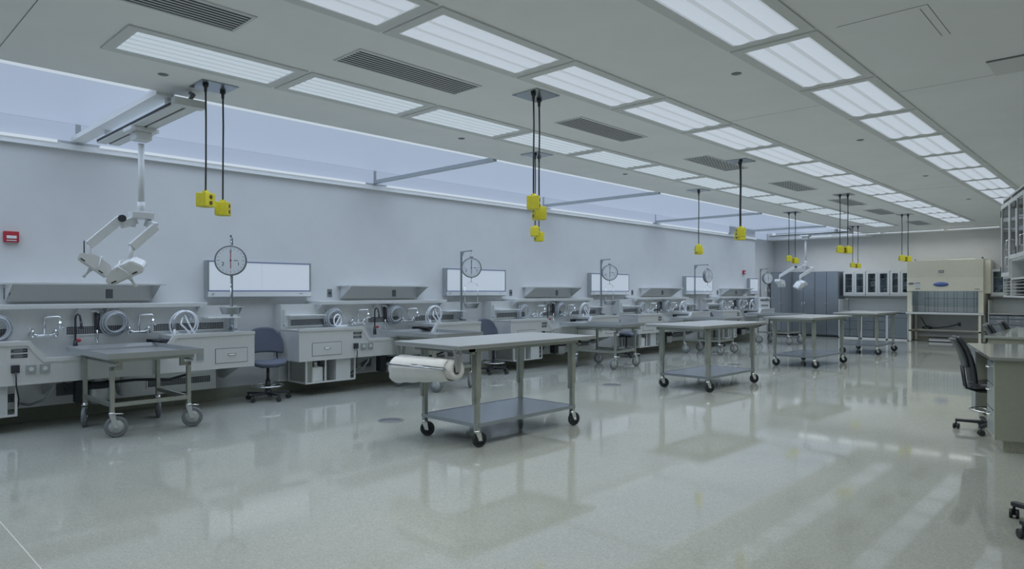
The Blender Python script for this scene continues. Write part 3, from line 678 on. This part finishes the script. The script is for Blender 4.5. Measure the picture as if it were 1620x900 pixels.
# ------------------------------------------------------------------ steel dissecting tables
def table(swv):
    t = thing('steel_table', 'x', 'table')
    # origin centre of the footprint; x +-.39, y +-.71 legs
    LX, LY = .38, .71
    nb('steelt').box(-LX - .095, LX + .095, -1.02, 1.02, .93, .965, .004).build('tabletop', t)
    nb('leg').box(-LX - .04, LX + .04, -LY - .10, -LY - .06, .875, .93).box(-LX - .04, LX + .04, LY + .06, LY + .10, .875, .93).box(-LX - .04, -LX, -LY - .10, LY + .10, .895, .93).box(LX, LX + .04, -LY - .1, LY + .1, .895, .93).build('top_frame', t)
    for sx in (-1, 1):
        for sy in (-1, 1):
            x, y = sx * LX, sy * LY
            o = nb('leg').box(x - .028, x + .028, y - .028, y + .028, .46, .93, .003).box(x - .034, x + .0, y - .034, y + .0, .40, .93, .002).build('leg', t)
            nb('leg').box(x - .021, x + .021, y - .021, y + .021, .155, .47, .002).build('inner_leg', o)
    nb('steelv').box(-LX - .02, LX + .02, -LY - .02, LY + .02, .205, .222, .002).box(-LX - .025, LX + .025, -LY - .025, -LY - .018, .19, .225).box(-LX - .025, LX + .025, LY + .018, LY + .025, .19, .225).box(LX + .018, LX + .025, -LY, LY, .19, .225).box(-LX - .025, -LX - .018, -LY, LY, .19, .225).build('lower_shelf', t)
    k = 0
    for sx in (-1, 1):
        for sy in (-1, 1): caster(t, sx * LX, sy * LY, .073, swv[k], 'black', 'dark', .036, .158); k += 1
    return t
tpos = [(-4.94, 5.05, 0), (-5.0, 9.72, R(-1.5)), (-4.98, 13.9, R(-2)), (-4.95, 17.65, R(1))]
tl = ['nearest, with paper roll hanging under its end', 'second nearest', 'third nearest', 'farthest, before the steel drawers']
for i, (x, y, a) in enumerate(tpos):
    o = table([R(35), R(150), R(75 - 20 * i), R(80 - 25 * i)]); o.location = (x, y, 0); o.rotation_euler = (0, 0, a)
    o['label'] = 'long stainless steel table on black casters, ' + tl[i]; o['group'] = 'wheeled steel tables down the room'
# paper roll under the near end of the nearest table
t = thing('paper_roll', 'thick white paper roll hanging in bracket under the nearest table end', 'paper roll', (-4.94, 4.07, .745))
def sheet(u, v):
    a = R(-60) + v * R(300); r = .108 + .06 * (1 - u) * max(0, math.sin(v * PI)) * (1 if v > .3 else .6) + .004 * math.sin(u * 23 + v * 4)
    return (-.42 + u * .76, -r * math.cos(a) * (1 + .12 * (1 - u)), -r * math.sin(a) - .02 * (1 - u))
nb('paper').lathe([(.035, -.40), (.092, -.40), (.092, .40), (.035, .40), (.035, -.40)], (0, 0, 0), 32, Matrix.Rotation(R(90), 4, 'Y')).build('paper_core', t)
nb('paper').grid(sheet, 16, 24, .003).build('loose_sheet', t)
nb('dark').lathe([(0, -.405), (.036, -.405), (.036, .405), (0, .405)], (0, 0, 0), 20, Matrix.Rotation(R(90), 4, 'Y')).build('roll_spindle', t)
br = nb('steelt')
for s in (-1, 1): br.prism([(-.055, .185), (-.015, .185), (0, .03), (.015, .185), (.055, .185), (.025, -.02), (-.025, -.02)], 'x', s * .412, s * .418)
br.box(-.418, .418, -.05, .05, .18, .186).box(-.41, .36, -.118, -.104, .015, .03)
br.build('roll_bracket', t)
nb('steelv').tube([(-.41, -.178, .01), (.36, -.125, .01)], .007, 8).box(.352, .362, -.125, -.03, .004, .016).box(-.412, -.402, -.178, -.03, .004, .016).build('tear_bar', t)
# ------------------------------------------------------------------ autopsy carts with trays
def cart(sw):
    t = thing('autopsy_cart', 'x', 'cart')
    # origin at footprint centre; x from -.55 to .55, y +-.37
    LX, LY = .43, .37
    tr = nb('steelt').box(-.78, .60, -.46, .46, .79, .80).box(-.78, .60, -.46, -.445, .80, .845).box(-.78, .60, .445, .46, .80, .845).box(-.78, -.765, -.445, .445, .80, .845).box(.585, .60, -.445, .445, .80, .845)
    tr.prism([(-.765, .845), (-.66, .815), (-.66, .803), (-.765, .803)], 'y', -.445, .445).prism([(.585, .845), (.52, .815), (.52, .803), (.585, .803)], 'y', -.445, .445)
    tr.build('tray', t)
    nb('leg').box(-.45, .54, -.385, -.36, .755, .79).box(-.45, .54, .36, .385, .755, .79).box(-.45, -.42, -.36, .36, .755, .79).box(.51, .54, -.36, .36, .755, .79).build('tray_frame', t)
    nb('leg').cyl((-.48, -.36, .735), (.56, -.36, .735), .012, seg=10).build('push_rail', t)
    nb('leg').cyl((-.48, .36, .735), (.56, .36, .735), .012, seg=10).build('push_rail', t)
    for sx in (-1, 1):
        for sy in (-1, 1):
            x, y = sx * LX, sy * LY
            q = nb('leg')
            if sx > 0: q.box(x - .02, x + .02, y - .02, y + .02, .245, .70, .003).box(x - .02, x + .02, y - .02 if sy < 0 else y - .09, y + .09 if sy < 0 else y + .02, .665, .70, .002).box(x - .02, x + .02, y + (.05 if sy < 0 else -.09), y + (.09 if sy < 0 else -.05), .69, .76)
            else: q.box(x - .02, x + .02, y - .02, y + .02, .245, .76, .003)
            q.build('leg', t)
    nb('leg').box(-LX, LX, -LY - .015, -LY + .015, .30, .34).box(-LX, LX, LY - .015, LY + .015, .30, .34).box(LX - .015, LX + .015, -LY, LY, .30, .34).build('brace', t)
    k = 0
    for sx in (-1, 1):
        for sy in (-1, 1): caster(t, sx * LX, sy * LY, .105, sw[k], 'greytyre', 'hub', .036, .25); k += 1
    nb('chrome').tube([(LX + .03, -LY, .235), (LX + .06, -LY + .03, .24), (LX + .07, -LY + .08, .235)], .006, 6).tube([(LX + .03, LY, .235), (LX + .06, LY + .03, .24), (LX + .07, LY + .08, .235)], .006, 6).build('brake_lever', t)
    return t
cl = ['nearest, at the left of the photo', 'second, behind the paper roll table', 'third, left of the second steel table', 'fourth, behind the second steel table', 'farthest, beside the far station']
for i, (x, y, a) in enumerate([(-7.94, 2.50, R(1)), (-7.94, 6.66, R(0)), (-7.70, 10.78, R(4)), (-7.6, 14.78, R(2)), (-7.6, 18.9, R(-2))]):
    o = cart([[R(-25), R(-12), R(70), R(66)], [R(100), R(60), R(20), R(-60)], [R(-60), R(60), R(-100), R(75)], [R(40), R(60), R(60), R(50)], [R(40), R(60), R(60), R(50)]][i]); o.location = (x, y, 0); o.rotation_euler = (0, 0, a)
    o['label'] = 'steel tray cart on large grey wheels, ' + cl[i]; o['group'] = 'wheeled tray carts at the stations'

# ------------------------------------------------------------------ chairs
def chair(label, loc, rz, kind='fabric', seat_z=.50, group=None, star=.27, a0=.3):
    t = thing('swivel_chair', label, 'chair', loc, rz, group)
    # faces local +x
    sm = 'seat' if kind == 'fabric' else 'blackp'
    def st(u, v):
        x = -.22 + .45 * u; y = -.235 + .47 * v
        p_, q_ = 2 * u - 1, 2 * v - 1
        x = .005 + .225 * p_ * math.sqrt(1 - .40 * q_ * q_); y = .235 * q_ * math.sqrt(1 - .40 * p_ * p_); s = 1
        return (x, y * s, seat_z + .012 * math.cos((u - .5) * 4) - .03 * max(0, u - .75) * 3 + .012 * abs(2 * v - 1) ** 2)
    nb(sm).grid(st, 12, 12, .045).build('seat', t)
    nb('blackp').box(-.14, .14, -.12, .12, seat_z - .06, seat_z - .03, .01).build('seat_plate', t)
    if kind == 'fabric':
        def bk(u, v):
            a = (v - .5) * 2; z = seat_z + .12 + .34 * u - .02 * a * a; hw = .255 * (1 - .35 * max(0, u - .45) ** 2 * 2.2) * (1 - .25 * max(0, .2 - u))
            return (-.24 - .05 * u + .06 * a * a, hw * a, z - .07 * abs(a) ** 4 * u)
        nb('seat').grid(bk, 14, 14, .03).build('backrest', t)
        nb('blackp').tube([(-.10, -.16, seat_z - .04), (-.24, -.18, seat_z + .0), (-.275, -.175, seat_z + .2)], .011).build('back_support', t)
        nb('blackp').tube([(-.10, .16, seat_z - .04), (-.24, .18, seat_z + .0), (-.275, .175, seat_z + .2)], .011).build('back_support', t)
    else:
        def bk(u, v):
            a = (v - .5) * 2; z = seat_z + .04 + .47 * u
            return (-.21 - .02 * math.sin(u * 2) - .13 * u ** 3.0 + .05 * a * a, (.215 - .03 * u) * a, z)
        nb('blackp').grid(bk, 16, 12, .028).build('backrest', t)
        def bk2(u, v):
            a = (v - .5) * 2; z = seat_z + .20 + .29 * u
            w_ = (z - seat_z - .04) / .47
            return (-.245 - .02 * math.sin(w_ * 2) - .13 * w_ ** 3.0 + .03 * a * a, .16 * a, z)
        nb('mesh').grid(bk2, 12, 10, .03).build('back_shell', t, 'grey rear shell of the backrest')
        nb('blackp').tube([(-.12, -.1, seat_z - .05), (-.24, -.1, seat_z - .02), (-.27, -.1, seat_z + .2)], .014).build('back_support', t)
        nb('blackp').tube([(-.12, .1, seat_z - .05), (-.24, .1, seat_z - .02), (-.27, .1, seat_z + .2)], .014).build('back_support', t)
    nb('blackp').cyl((0, 0, .10), (0, 0, .27), .035, .032, seg=18).cyl((0, 0, .27), (0, 0, seat_z - .05), .02, seg=14).build('column', t)
    fz = .19 if kind == 'fabric' else .22
    fr = nb('chrome').tube([(.20 * math.cos(a), .20 * math.sin(a), fz) for a in [2 * PI * k / 32 for k in range(32)]], .010, 8, True)
    for k in range(3): a = 2 * PI * k / 3; fr.cyl((.03 * math.cos(a), .03 * math.sin(a), fz - .01), (.2 * math.cos(a), .2 * math.sin(a), fz), .007, seg=8)
    fr.build('foot_ring', t)
    bs = nb('blackp').cyl((0, 0, .07), (0, 0, .13), .045, .035, seg=18)
    for k in range(5):
        m_ = Matrix.Rotation(2 * PI * k / 5 + a0, 4, 'Z')
        bs.box(.02, star + .01, -.022, .022, .075, .105, .008, rot=m_)
    bs.build('star_base', t)
    for k in range(5):
        a = 2 * PI * k / 5 + a0; m_ = Matrix.Translation((star * math.cos(a), star * math.sin(a), 0)) @ Matrix.Rotation(a + 1.3 + k, 4, 'Z')
        c_ = nb('black').cyl((0, -.026, .028), (0, -.008, .028), .028, seg=18).cyl((0, .008, .028), (0, .026, .028), .028, seg=18).cyl((0, -.009, .028), (0, .009, .028), .012, seg=10).cyl((0, 0, .03), (0, 0, .08), .008, seg=8)
        c_.xf(m_); c_.build('caster', t)
    return t
gch = 'fabric stools between the stations'
for i, y in enumerate([4.33, 8.50, 12.68, 16.85]):
    chair('dark blue fabric swivel chair on the wall side, ' + ['between the nearest two sink stations', 'between the second and third sink stations', 'between the third and fourth sink stations', 'between the fourth and farthest sink stations'][i], (-8.62 + (.12 if i else 0), y, 0), R([-14, -5, 20, -10][i]), 'fabric', .50, gch)
AD = R(14.5); dA = Vector((-math.sin(AD), math.cos(AD), 0)); dB = Vector((math.cos(AD), math.sin(AD), 0))
chair('black drafting chair with curved back tucked at the near desk', (-1.19, 8.50, 0), R(14), 'curve', .47, None, .32, R(174))
chair('black curved back chair at the farther desk, left one of two', (-1.45, 12.15, 0), R(12), 'curve', .47)
chair('black curved back chair at the farther desk, right one of two', (-1.45, 13.45, 0), R(12), 'curve', .47)
chair('chair of which only the black casters show at the bottom right corner', (-.31, 5.22, 0), R(223), 'curve', .47, None, .36, .10)

# ------------------------------------------------------------------ desks at the right
def desk(label, loc, rz, length, width, kneehole):
    t = thing('laboratory_desk', label, 'desk', loc, rz)
    # local x = to the right (dB), y = away (dA); origin at near left corner of the body, drawers face -x
    nb('desktop').box(-.04, width, -.03, length, .83, .86, .003).build('worktop', t)
    nb('desk').box(.0, width, 0, .02, .11, .83).build('end_panel', t, 'olive grey end panel')
    nb('olive').box(.07, width, .06, length, 0, .11).build('toe_kick', t)
    nb('steel').box(.0, .02, .02, .04, .11, .83).box(.01, width, .02, .55, .11, .13).build('corner_post', t)
    nb('pale').box(.02, width, .022, .50, .13, .83).build('near_pedestal', t)
    z = [.14, .37, .60, .81]
    for k in range(3):
        d = nb('platel').box(-.002, .018, .045, .49, z[k], z[k + 1] - .012, .002).build('drawer', t)
        nb('chrome').tube([(-.002, .19, z[k + 1] - .06), (-.035, .20, z[k + 1] - .06), (-.035, .34, z[k + 1] - .06), (-.002, .35, z[k + 1] - .06)], .006, 6).build('handle', d)
    nb('blackp').box(.45, width, .50, .52, .13, .83).box(.45, .47, .52, length - .55, .13, .83).build('kneehole_panel', t)
    if kneehole:
        nb('desk').box(.02, width, length - .42, length - .02, .13, .83).build('far_pedestal', t)
        nb('platel').box(0, .02, length - .42, length - .02, .13, .82).build('far_drawer_front', t)
    return t
desk('low laboratory desk with olive end panel at the right edge of the photo', (-1.03, 7.43, 0), AD, 1.90, 1.22, True)
desk('farther pale desk behind the near desk, two chairs beside it', (-1.59, 10.95, 0), R(0), 3.0, 1.6, False)

# hanging glass cabinets at the right edge
def glass_doors(t, y0, y1, z0, z1, x, nshelf, hinge, M_='steel', horiz=False):
    # a framed glass door in plane x, from y0 to y1
    e = .045
    d = nb(M_).box(x - .02, x, y0, y0 + e, z0, z1).box(x - .02, x, y1 - e, y1, z0, z1).box(x - .02, x, y0 + e, y1 - e, z0, z0 + e).box(x - .02, x, y0 + e, y1 - e, z1 - e, z1)
    o = d.build('door', t)
    nb('glass').box(x - .012, x - .008, y0 + e, y1 - e, z0 + e, z1 - e).build('glass_pane', o)
    hy = y0 + .022 if hinge > 0 else y1 - .022
    nb('chrome').tube([(x - .02, hy, z0 + .10), (x - .05, hy, z0 + .11), (x - .05, hy, z0 + .21), (x - .02, hy, z0 + .22)], .006, 6).build('handle', o)
    ey = y1 if hinge > 0 else y0
    for zh in (z1 - .14, z0 + .04): nb('black').box(x - .026, x - .018, ey - .012, ey + .012, zh, zh + .08).build('hinge', o)
E0 = Vector((0, 0, 0)); dd_ = 8.2
cc, ss = math.cos(R(43.45)), math.sin(R(43.45))
u_ = (1587 - 810) / 1068
far_end = Vector((dd_ * (-ss + u_ * cc), dd_ * (cc + u_ * ss), 0))
def hang_cab(label, off, length, zd):
    # local y away, x right; cabinet spans y from -length to 0 at far end
    p = far_end - dA * off
    t = thing('glass_cabinet', label, 'cabinet', (p.x, p.y, 1.385), AD)
    H = 1.175; D = .36
    c = nb('steel').box(0.0, D, -.02, 0, 0, H).box(0.0, D, -length, -length + .02, 0, H).box(0, D, -length, 0, H - .02, H).box(0, D, -length, 0, 0, .02).box(D - .02, D, -length, 0, 0, H).box(0, D, -length + .02, -.02, zd - .02, zd).box(0, .02, -length + .02, -.02, zd, zd + .03)
    c.build('cabinet_body', t)
    nd = 1 if length < .7 else 2
    for k in range(nd): glass_doors(t, -length + k * length / nd + .005, -length + (k + 1) * length / nd - .005, zd + .005, H - .07, 0.0, 3, 1 if k == 0 and nd == 2 else -1 if nd == 2 else 1)
    for z in (zd + .25, zd + .5): nb('pale').box(.03, D - .02, -length + .02, -.02, z, z + .015).build('shelf', t)
    q = nb('pale'); z1 = .22 if zd < .3 else .20
    for k in range(5): zz = .035 + k * .036; q.box(.01, D - .02, -length + .03, -.03, zz, zz + .006)
    q.box(.01, .03, -length + .15, -length + .16, .02, z1).box(.01, .03, -.16, -.15, .02, z1)
    if zd > .3: q.box(-.005, D - .02, -length + .02, -.02, z1, z1 + .02)
    q.build('pigeonhole', t)
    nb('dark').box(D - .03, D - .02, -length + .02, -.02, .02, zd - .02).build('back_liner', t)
    return t
hang_cab('glass door steel cabinet at the right edge, narrow far unit', 0, .60, .24)
hang_cab('glass door steel cabinet at right edge, nearer unit with open dark shelf', .605, .95, .43)
wr = MB().m('wall'); wr.box(.36, .46, -.70, -.20, 0, CEIL)
wo = struct('wall_partition', wr, 'short wall behind the hanging glass cabinets'); wo.location = far_end; wo.rotation_euler = (0, 0, AD)

# ------------------------------------------------------------------ far wall furniture
YT = 22.6
tc_l = ['left one, beside the corner', 'middle one', 'right one, beside the glass cupboards']
for i in range(3):
    x0 = -9.36 + .725 * i
    t = thing('tall_cabinet', 'tall double door stainless cabinet by the far wall, ' + tc_l[i], 'cabinet', (x0, YT, 0), 0, 'tall steel cabinets at the far wall')
    nb('steelv').box(0, .012, .0, .58, .06, 2.10).box(.708, .72, 0, .58, .06, 2.10).box(.012, .708, .04, .58, .06, 2.10).m('dark').box(.012, .708, .024, .04, .07, 2.095).box(.02, .70, .05, .55, 0, .06).build('cabinet_body', t)
    for k in range(2):
        a = .016 + k * .348; d = nb('steelv').box(a, a + .340, 0, .022, .08, 2.09, .003).build('door', t)
        hx = a + (.31 if k == 0 else .04)
        nb('chrome').tube([(hx, 0, .98), (hx, -.03, .99), (hx, -.03, 1.09), (hx, 0, 1.10)], .006, 6).build('handle', d)
# base cabinets with drawers and splash
def base_unit(x0, x1, kind, label):
    t = thing('base_cabinet', label, 'cabinet', (x0, 22.55, 0), 0, 'steel base cabinets at the far wall')
    W_ = x1 - x0
    nb('white').box(0, .025, .0, .6, .03, .82).box(W_ - .025, W_, 0, .6, .03, .82).box(.025, W_ - .025, -.002, .6, .0, .04).m('dark').box(.025, W_ - .025, .03, .6, .04, .80).build('cabinet_body', t)
    if kind == 'drawers':
        zz = [.06, .28, .54, .70, .80]
        for c in range(2):
            a = .03 + c * (W_ - .06) / 2
            for k in range(4):
                d = nb('steelv').box(a + .006, a + (W_ - .06) / 2 - .006, .008, .03, zz[k] + .006, zz[k + 1] - .008, .002).build('drawer', t)
                m_ = a + (W_ - .06) / 4
                nb('chrome').box(m_ - .05, m_ + .05, -.012, .008, zz[k + 1] - .055, zz[k + 1] - .037).build('handle', d)
    else:
        d = nb('steelv').box(.03, W_ - .03, .008, .03, .06, .66, .002).build('door', t)
        nb('chrome').box(.1, .11, -.012, .008, .42, .52).build('handle', d)
        d = nb('steelv').box(.03, W_ - .03, .008, .03, .67, .80, .002).build('drawer', t)
        nb('chrome').box(W_ / 2 - .05, W_ / 2 + .05, -.012, .008, .755, .765).build('handle', d)
base_unit(-7.17, -6.52, 'drawers', 'steel drawer unit at far wall, beside the tall cabinets')
base_unit(-6.51, -5.80, 'drawers', 'steel drawer unit at far wall, middle of the run')
base_unit(-5.79, -5.22, 'door', 'steel cupboard unit left of the cream safety cabinet')
base_unit(-3.27, -2.38, 'drawers', 'steel drawer unit right of the cream safety cabinet')
base_unit(-2.37, -1.5, 'door', 'steel cupboard unit farthest right along the far wall')
for (a, b, lb) in ((-7.17, -5.22, 'long pale worktop left of the cream safety cabinet'), (-3.27, -1.5, 'pale worktop right of the cream safety cabinet')):
    t = thing('worktop', lb, 'worktop', (a, 22.5, .82))
    nb('steelt').box(0, b - a, 0, .695, 0, .04, .003).build('worktop_slab', t)
    nb('pale').box(0, b - a, .66, .695, .04, .42).build('splashback', t)
    nb('steel').box(.0, .02, .05, .66, .04, .40).build('end_cheek', t)
for i, (a, b) in enumerate([(-7.12, -6.47), (-6.46, -5.79), (-5.78, -5.22), (-3.26, -2.86), (-2.85, -2.3)]):
    lb = ['beside the tall cabinets', 'middle of three left of the safety cabinet', 'partly behind left edge of the safety cabinet', 'just right of the safety cabinet', 'farthest right, behind the hanging cabinets'][i]
    t = thing('glass_cupboard', 'steel wall cupboard with glass doors, ' + lb, 'cabinet', (a, 22.85, 1.36), 0, 'glass door wall cupboards')
    W_ = b - a
    nb('steel').box(0, .02, 0, .35, 0, .72).box(W_ - .02, W_, 0, .35, 0, .72).box(0, W_, 0, .35, 0, .02).box(0, W_, 0, .35, .70, .72).box(0, W_, .33, .35, 0, .72).build('cabinet_body', t)
    nb('lightgrey').box(0, W_, -.01, .33, -.035, 0).build('valance', t)
    nd = 2 if W_ > .5 else 1
    for k in range(nd):
        y0, y1 = k * W_ / nd + .004, (k + 1) * W_ / nd - .004; e = .06
        d = nb('steel').box(y0, y0 + e, -.02, 0, .01, .71).box(y1 - e, y1, -.02, 0, .01, .71).box(y0 + e, y1 - e, -.02, 0, .01, .01 + e).box(y0 + e, y1 - e, -.02, 0, .71 - e, .71).build('door', t)
        nb('glass').box(y0 + e, y1 - e, -.012, -.008, .01 + e, .71 - e).build('glass_pane', d)
    for z in (.25, .48): nb('white').box(.02, W_ - .02, .01, .33, z, z + .015).build('shelf', t)
    nb('steelv').box(.02, W_ - .02, .32, .33, .02, .70).build('back_liner', t)
    for k in range(3):
        if i == 4: break
        bx = a + .10 + k * (W_ - .3) / 2; zz = 1.36 + (.02, .265, .495)[(k + i) % 3]; hh = (.12, .15, .17)[(k * 2 + i) % 3]
        o = thing('supply_box', 'supply box in cupboard %s, %s' % (lb, ['left side', 'centre', 'right side'][k]), 'box', (bx, 22.97, zz), 0, 'supply boxes inside the glass cupboards')
        nb('white' if k != 1 else 'blueink').box(0, .11, 0, .14, 0, hh, .003).build('carton', o)
        nb('plate').box(.02, .09, -.0015, 0, hh * .5, hh * .7).build('printed_label', o)
# wall rail with small wall faucets under the cupboards
t = thing('lab_faucet', 'dark swivel wall faucet over the far worktop beside tall cabinets', 'faucet', (-6.95, 22.8, .86))
nb('plate').tube([(0, 0, 0), (0, 0, .30), (.02, -.02, .34), (.12, -.06, .36), (.2, -.08, .33)], .012).cyl((0, 0, 0), (0, 0, .04), .03, seg=14).build('spout', t)
nb('chrome').tube([(-.12, -.02, .33), (-.03, -.01, .36), (0, 0, .32)], .010).build('handle', t)
# biosafety cabinet
t = thing('safety_cabinet', 'large cream biological safety cabinet on open stand by the far wall', 'safety cabinet', (-5.22, 22.38, 0))
W_ = 1.86
nb('cream').box(0, W_, 0.02, .78, 1.80, 2.36, .006).prism([(0.0, 1.47), (.03, 1.47), (.03, 1.86), (0.02, 1.86)], 'x', 0, W_).box(.0, .12, .05, .78, .86, 1.80).box(W_ - .12, W_, .05, .78, .86, 1.80).box(W_, W_ + .13, .30, .78, 1.40, 2.33).box(.1, W_ - .1, .70, .78, .86, 1.8).build('housing', t)
nb('steelv').box(.12, W_ - .12, .12, .69, .84, .86).box(.12, .14, .12, .7, .86, 1.8).box(W_ - .14, W_ - .12, .12, .7, .86, 1.8).m('pale').box(.14, W_ - .14, .68, .70, .86, 1.8).build('work_chamber', t)
nb('glass').box(.12, W_ - .12, .045, .05, 1.05, 1.50).build('sash', t)
nb('viewer').cyl((.3, .2, 1.75), (W_ - .3, .2, 1.75), .016, seg=12).build('added_glow_tube', t)  # glowing tube added to brighten the dark work chamber
area('chamber_fill_light', (-5.22 + W_ / 2, 22.38 + .25, 1.70), 1.4, .1, 2.5, (.85, .92, 1.0), 170)  # fill light added inside the cabinet to lift the chamber
rk = nb('plate')
for k in range(6): x = .38 + k * .24; rk.box(x, x + .012, .40, .41, .86, 1.46).box(x + .04, x + .05, .60, .61, .86, 1.46)
for z in (1.02, 1.25): rk.box(.36, W_ - .15, .40, .41, z, z + .012)
rk.build('wire_rack', t)
nb('white').box(-.02, W_ + .02, -.04, .12, .80, .85, .008).build('arm_rest', t)
sd = nb('cream')
for x in (.05, W_ - .11): sd.box(x, x + .06, .0, .06, .02, .80).box(x, x + .06, .70, .76, .02, .80)
sd.box(.05, W_ - .05, .62, .66, .30, .34).box(.05, .11, 0, .76, .30, .34).box(W_ - .11, W_ - .05, 0, .76, .30, .34)
sd.m('chrome')
for x in (.08, W_ - .08):
    for y in (.03, .73): sd.cyl((x, y, 0), (x, y, .03), .03, seg=12)
sd.build('stand', t)
em = nb('blue').lathe([(0, 0), (.19, 0), (.19, .006), (0, .006)], seg=32); em.xf(Matrix.Translation((.86, .006, 1.66)) @ Matrix.Scale(.36, 4, (0, 0, 1)) @ Matrix.Rotation(R(90), 4, 'X')); eo = em.build('emblem', t, 'blue oval emblem')
em = nb('plate').lathe([(0, 0), (.08, 0), (.08, .006), (0, .006)], seg=24); em.xf(Matrix.Translation((.11, .006, 1.69)) @ Matrix.Scale(.4, 4, (0, 0, 1)) @ Matrix.Rotation(R(90), 4, 'X')); em.build('maker_badge', t, 'small dark oval badge')
nb('plate').box(.80, .93, .010, .02, 1.99, 2.06).m('pale').box(.815, .915, .008, .010, 2.01, 2.04).build('display_panel', t)
nb('white').box(.21, .34, -.002, .012, 1.53, 1.71).m('blueink').box(.21, .34, -.004, .012, 1.69, 1.71).m('ink').box(.22, .34, -.004, .002, 1.525, 1.54).build('notice_label', t, 'white notice with blue header')
nb('ink').box(1.64, 1.80, .002, .012, 1.50, 1.505).box(1.66, 1.78, .002, .012, 1.515, 1.53).build('maker_text', t)
nb('ink').cyl((.15, .3, 2.36), (.15, .3, 2.40), .02, seg=10).cyl((1.80, .3, 2.36), (1.80, .3, 2.42), .02, seg=10).m('lightgrey').box(.98, 1.6, .3, .6, 2.36, 2.385).build('top_fitting', t)
t = thing('power_cord', 'dark power cord under the safety cabinet reaching the wall outlet', 'cord', (-4.85, 23.05, .33))
nb('black').tube([(-.15, 0, .35), (-.05, 0, .15), (.05, .0, .04), (.3, .02, .06), (.55, .04, .10), (.78, .1, .18)], .012).build('cable', t)
nb('black').tube([(.0 + .12 * math.cos(a * 1.0), .0 + .01 * a, .045 + .035 * math.sin(a)) for a in [2 * PI * k / 16 for k in range(40)]], .010).build('cable_coil', t)
t = thing('wall_outlet', 'dark outlet on the far wall under the safety cabinet', 'outlet', (-4.05, YF, .5))
nb('plate').box(-.04, .04, -.01, 0, -.06, .06, .002).build('cover_plate', t)
nb('black').box(-.02, .02, -.04, -.01, -.04, .02, .003).build('plug', t)
t = thing('foot_stand', 'low black and white foot rest on floor under the safety cabinet', 'foot rest', (-4.72, 22.55, 0))
nb('black').box(0, .62, 0, .32, .11, .13, .004).box(.0, .64, .0, .32, 0, .02, .004).build('foot_board', t)
nb('white').box(.02, .6, .04, .28, .02, .11).build('foot_body', t)
# monitor like device at the far station
t = thing('printer', 'white boxy printer on the end of the farthest sink station', 'printer', (XL + .50, 20.18, .925), R(-30))
nb('plastic').box(-.16, .16, -.2, .2, 0, .36, .012).build('printer_body', t)
nb('plate').box(.16, .166, -.14, .14, .24, .30).box(.16, .19, -.12, .12, .10, .13).build('paper_slot', t)
# floor drains
for i, (x, y) in enumerate([(-6.22, 4.58), (-6.1, 8.7), (-6.03, 12.8), (-6.0, 16.9)]):
    t = thing('floor_drain', 'round dark steel floor drain, ' + ['left of the nearest table', 'between nearest and second tables', 'near the third table', 'near the farthest table'][i], 'drain', (x, y, 0), 0, 'round floor drains')
    nb('plate').lathe([(0, .001), (.13, .001), (.13, .004), (0, .004)], seg=32).build('drain_cover', t)
    nb('plate').lathe([(.13, 0), (.145, 0), (.142, .005), (.13, .005)], seg=32).build('drain_ring', t)
    h = nb('dark')
    for k in range(-4, 5): hw = math.sqrt(.11 ** 2 - (k * .024) ** 2); h.box(-hw, hw, k * .024 - .004, k * .024 + .004, .004, .0048)
    h.build('drain_slots', t)
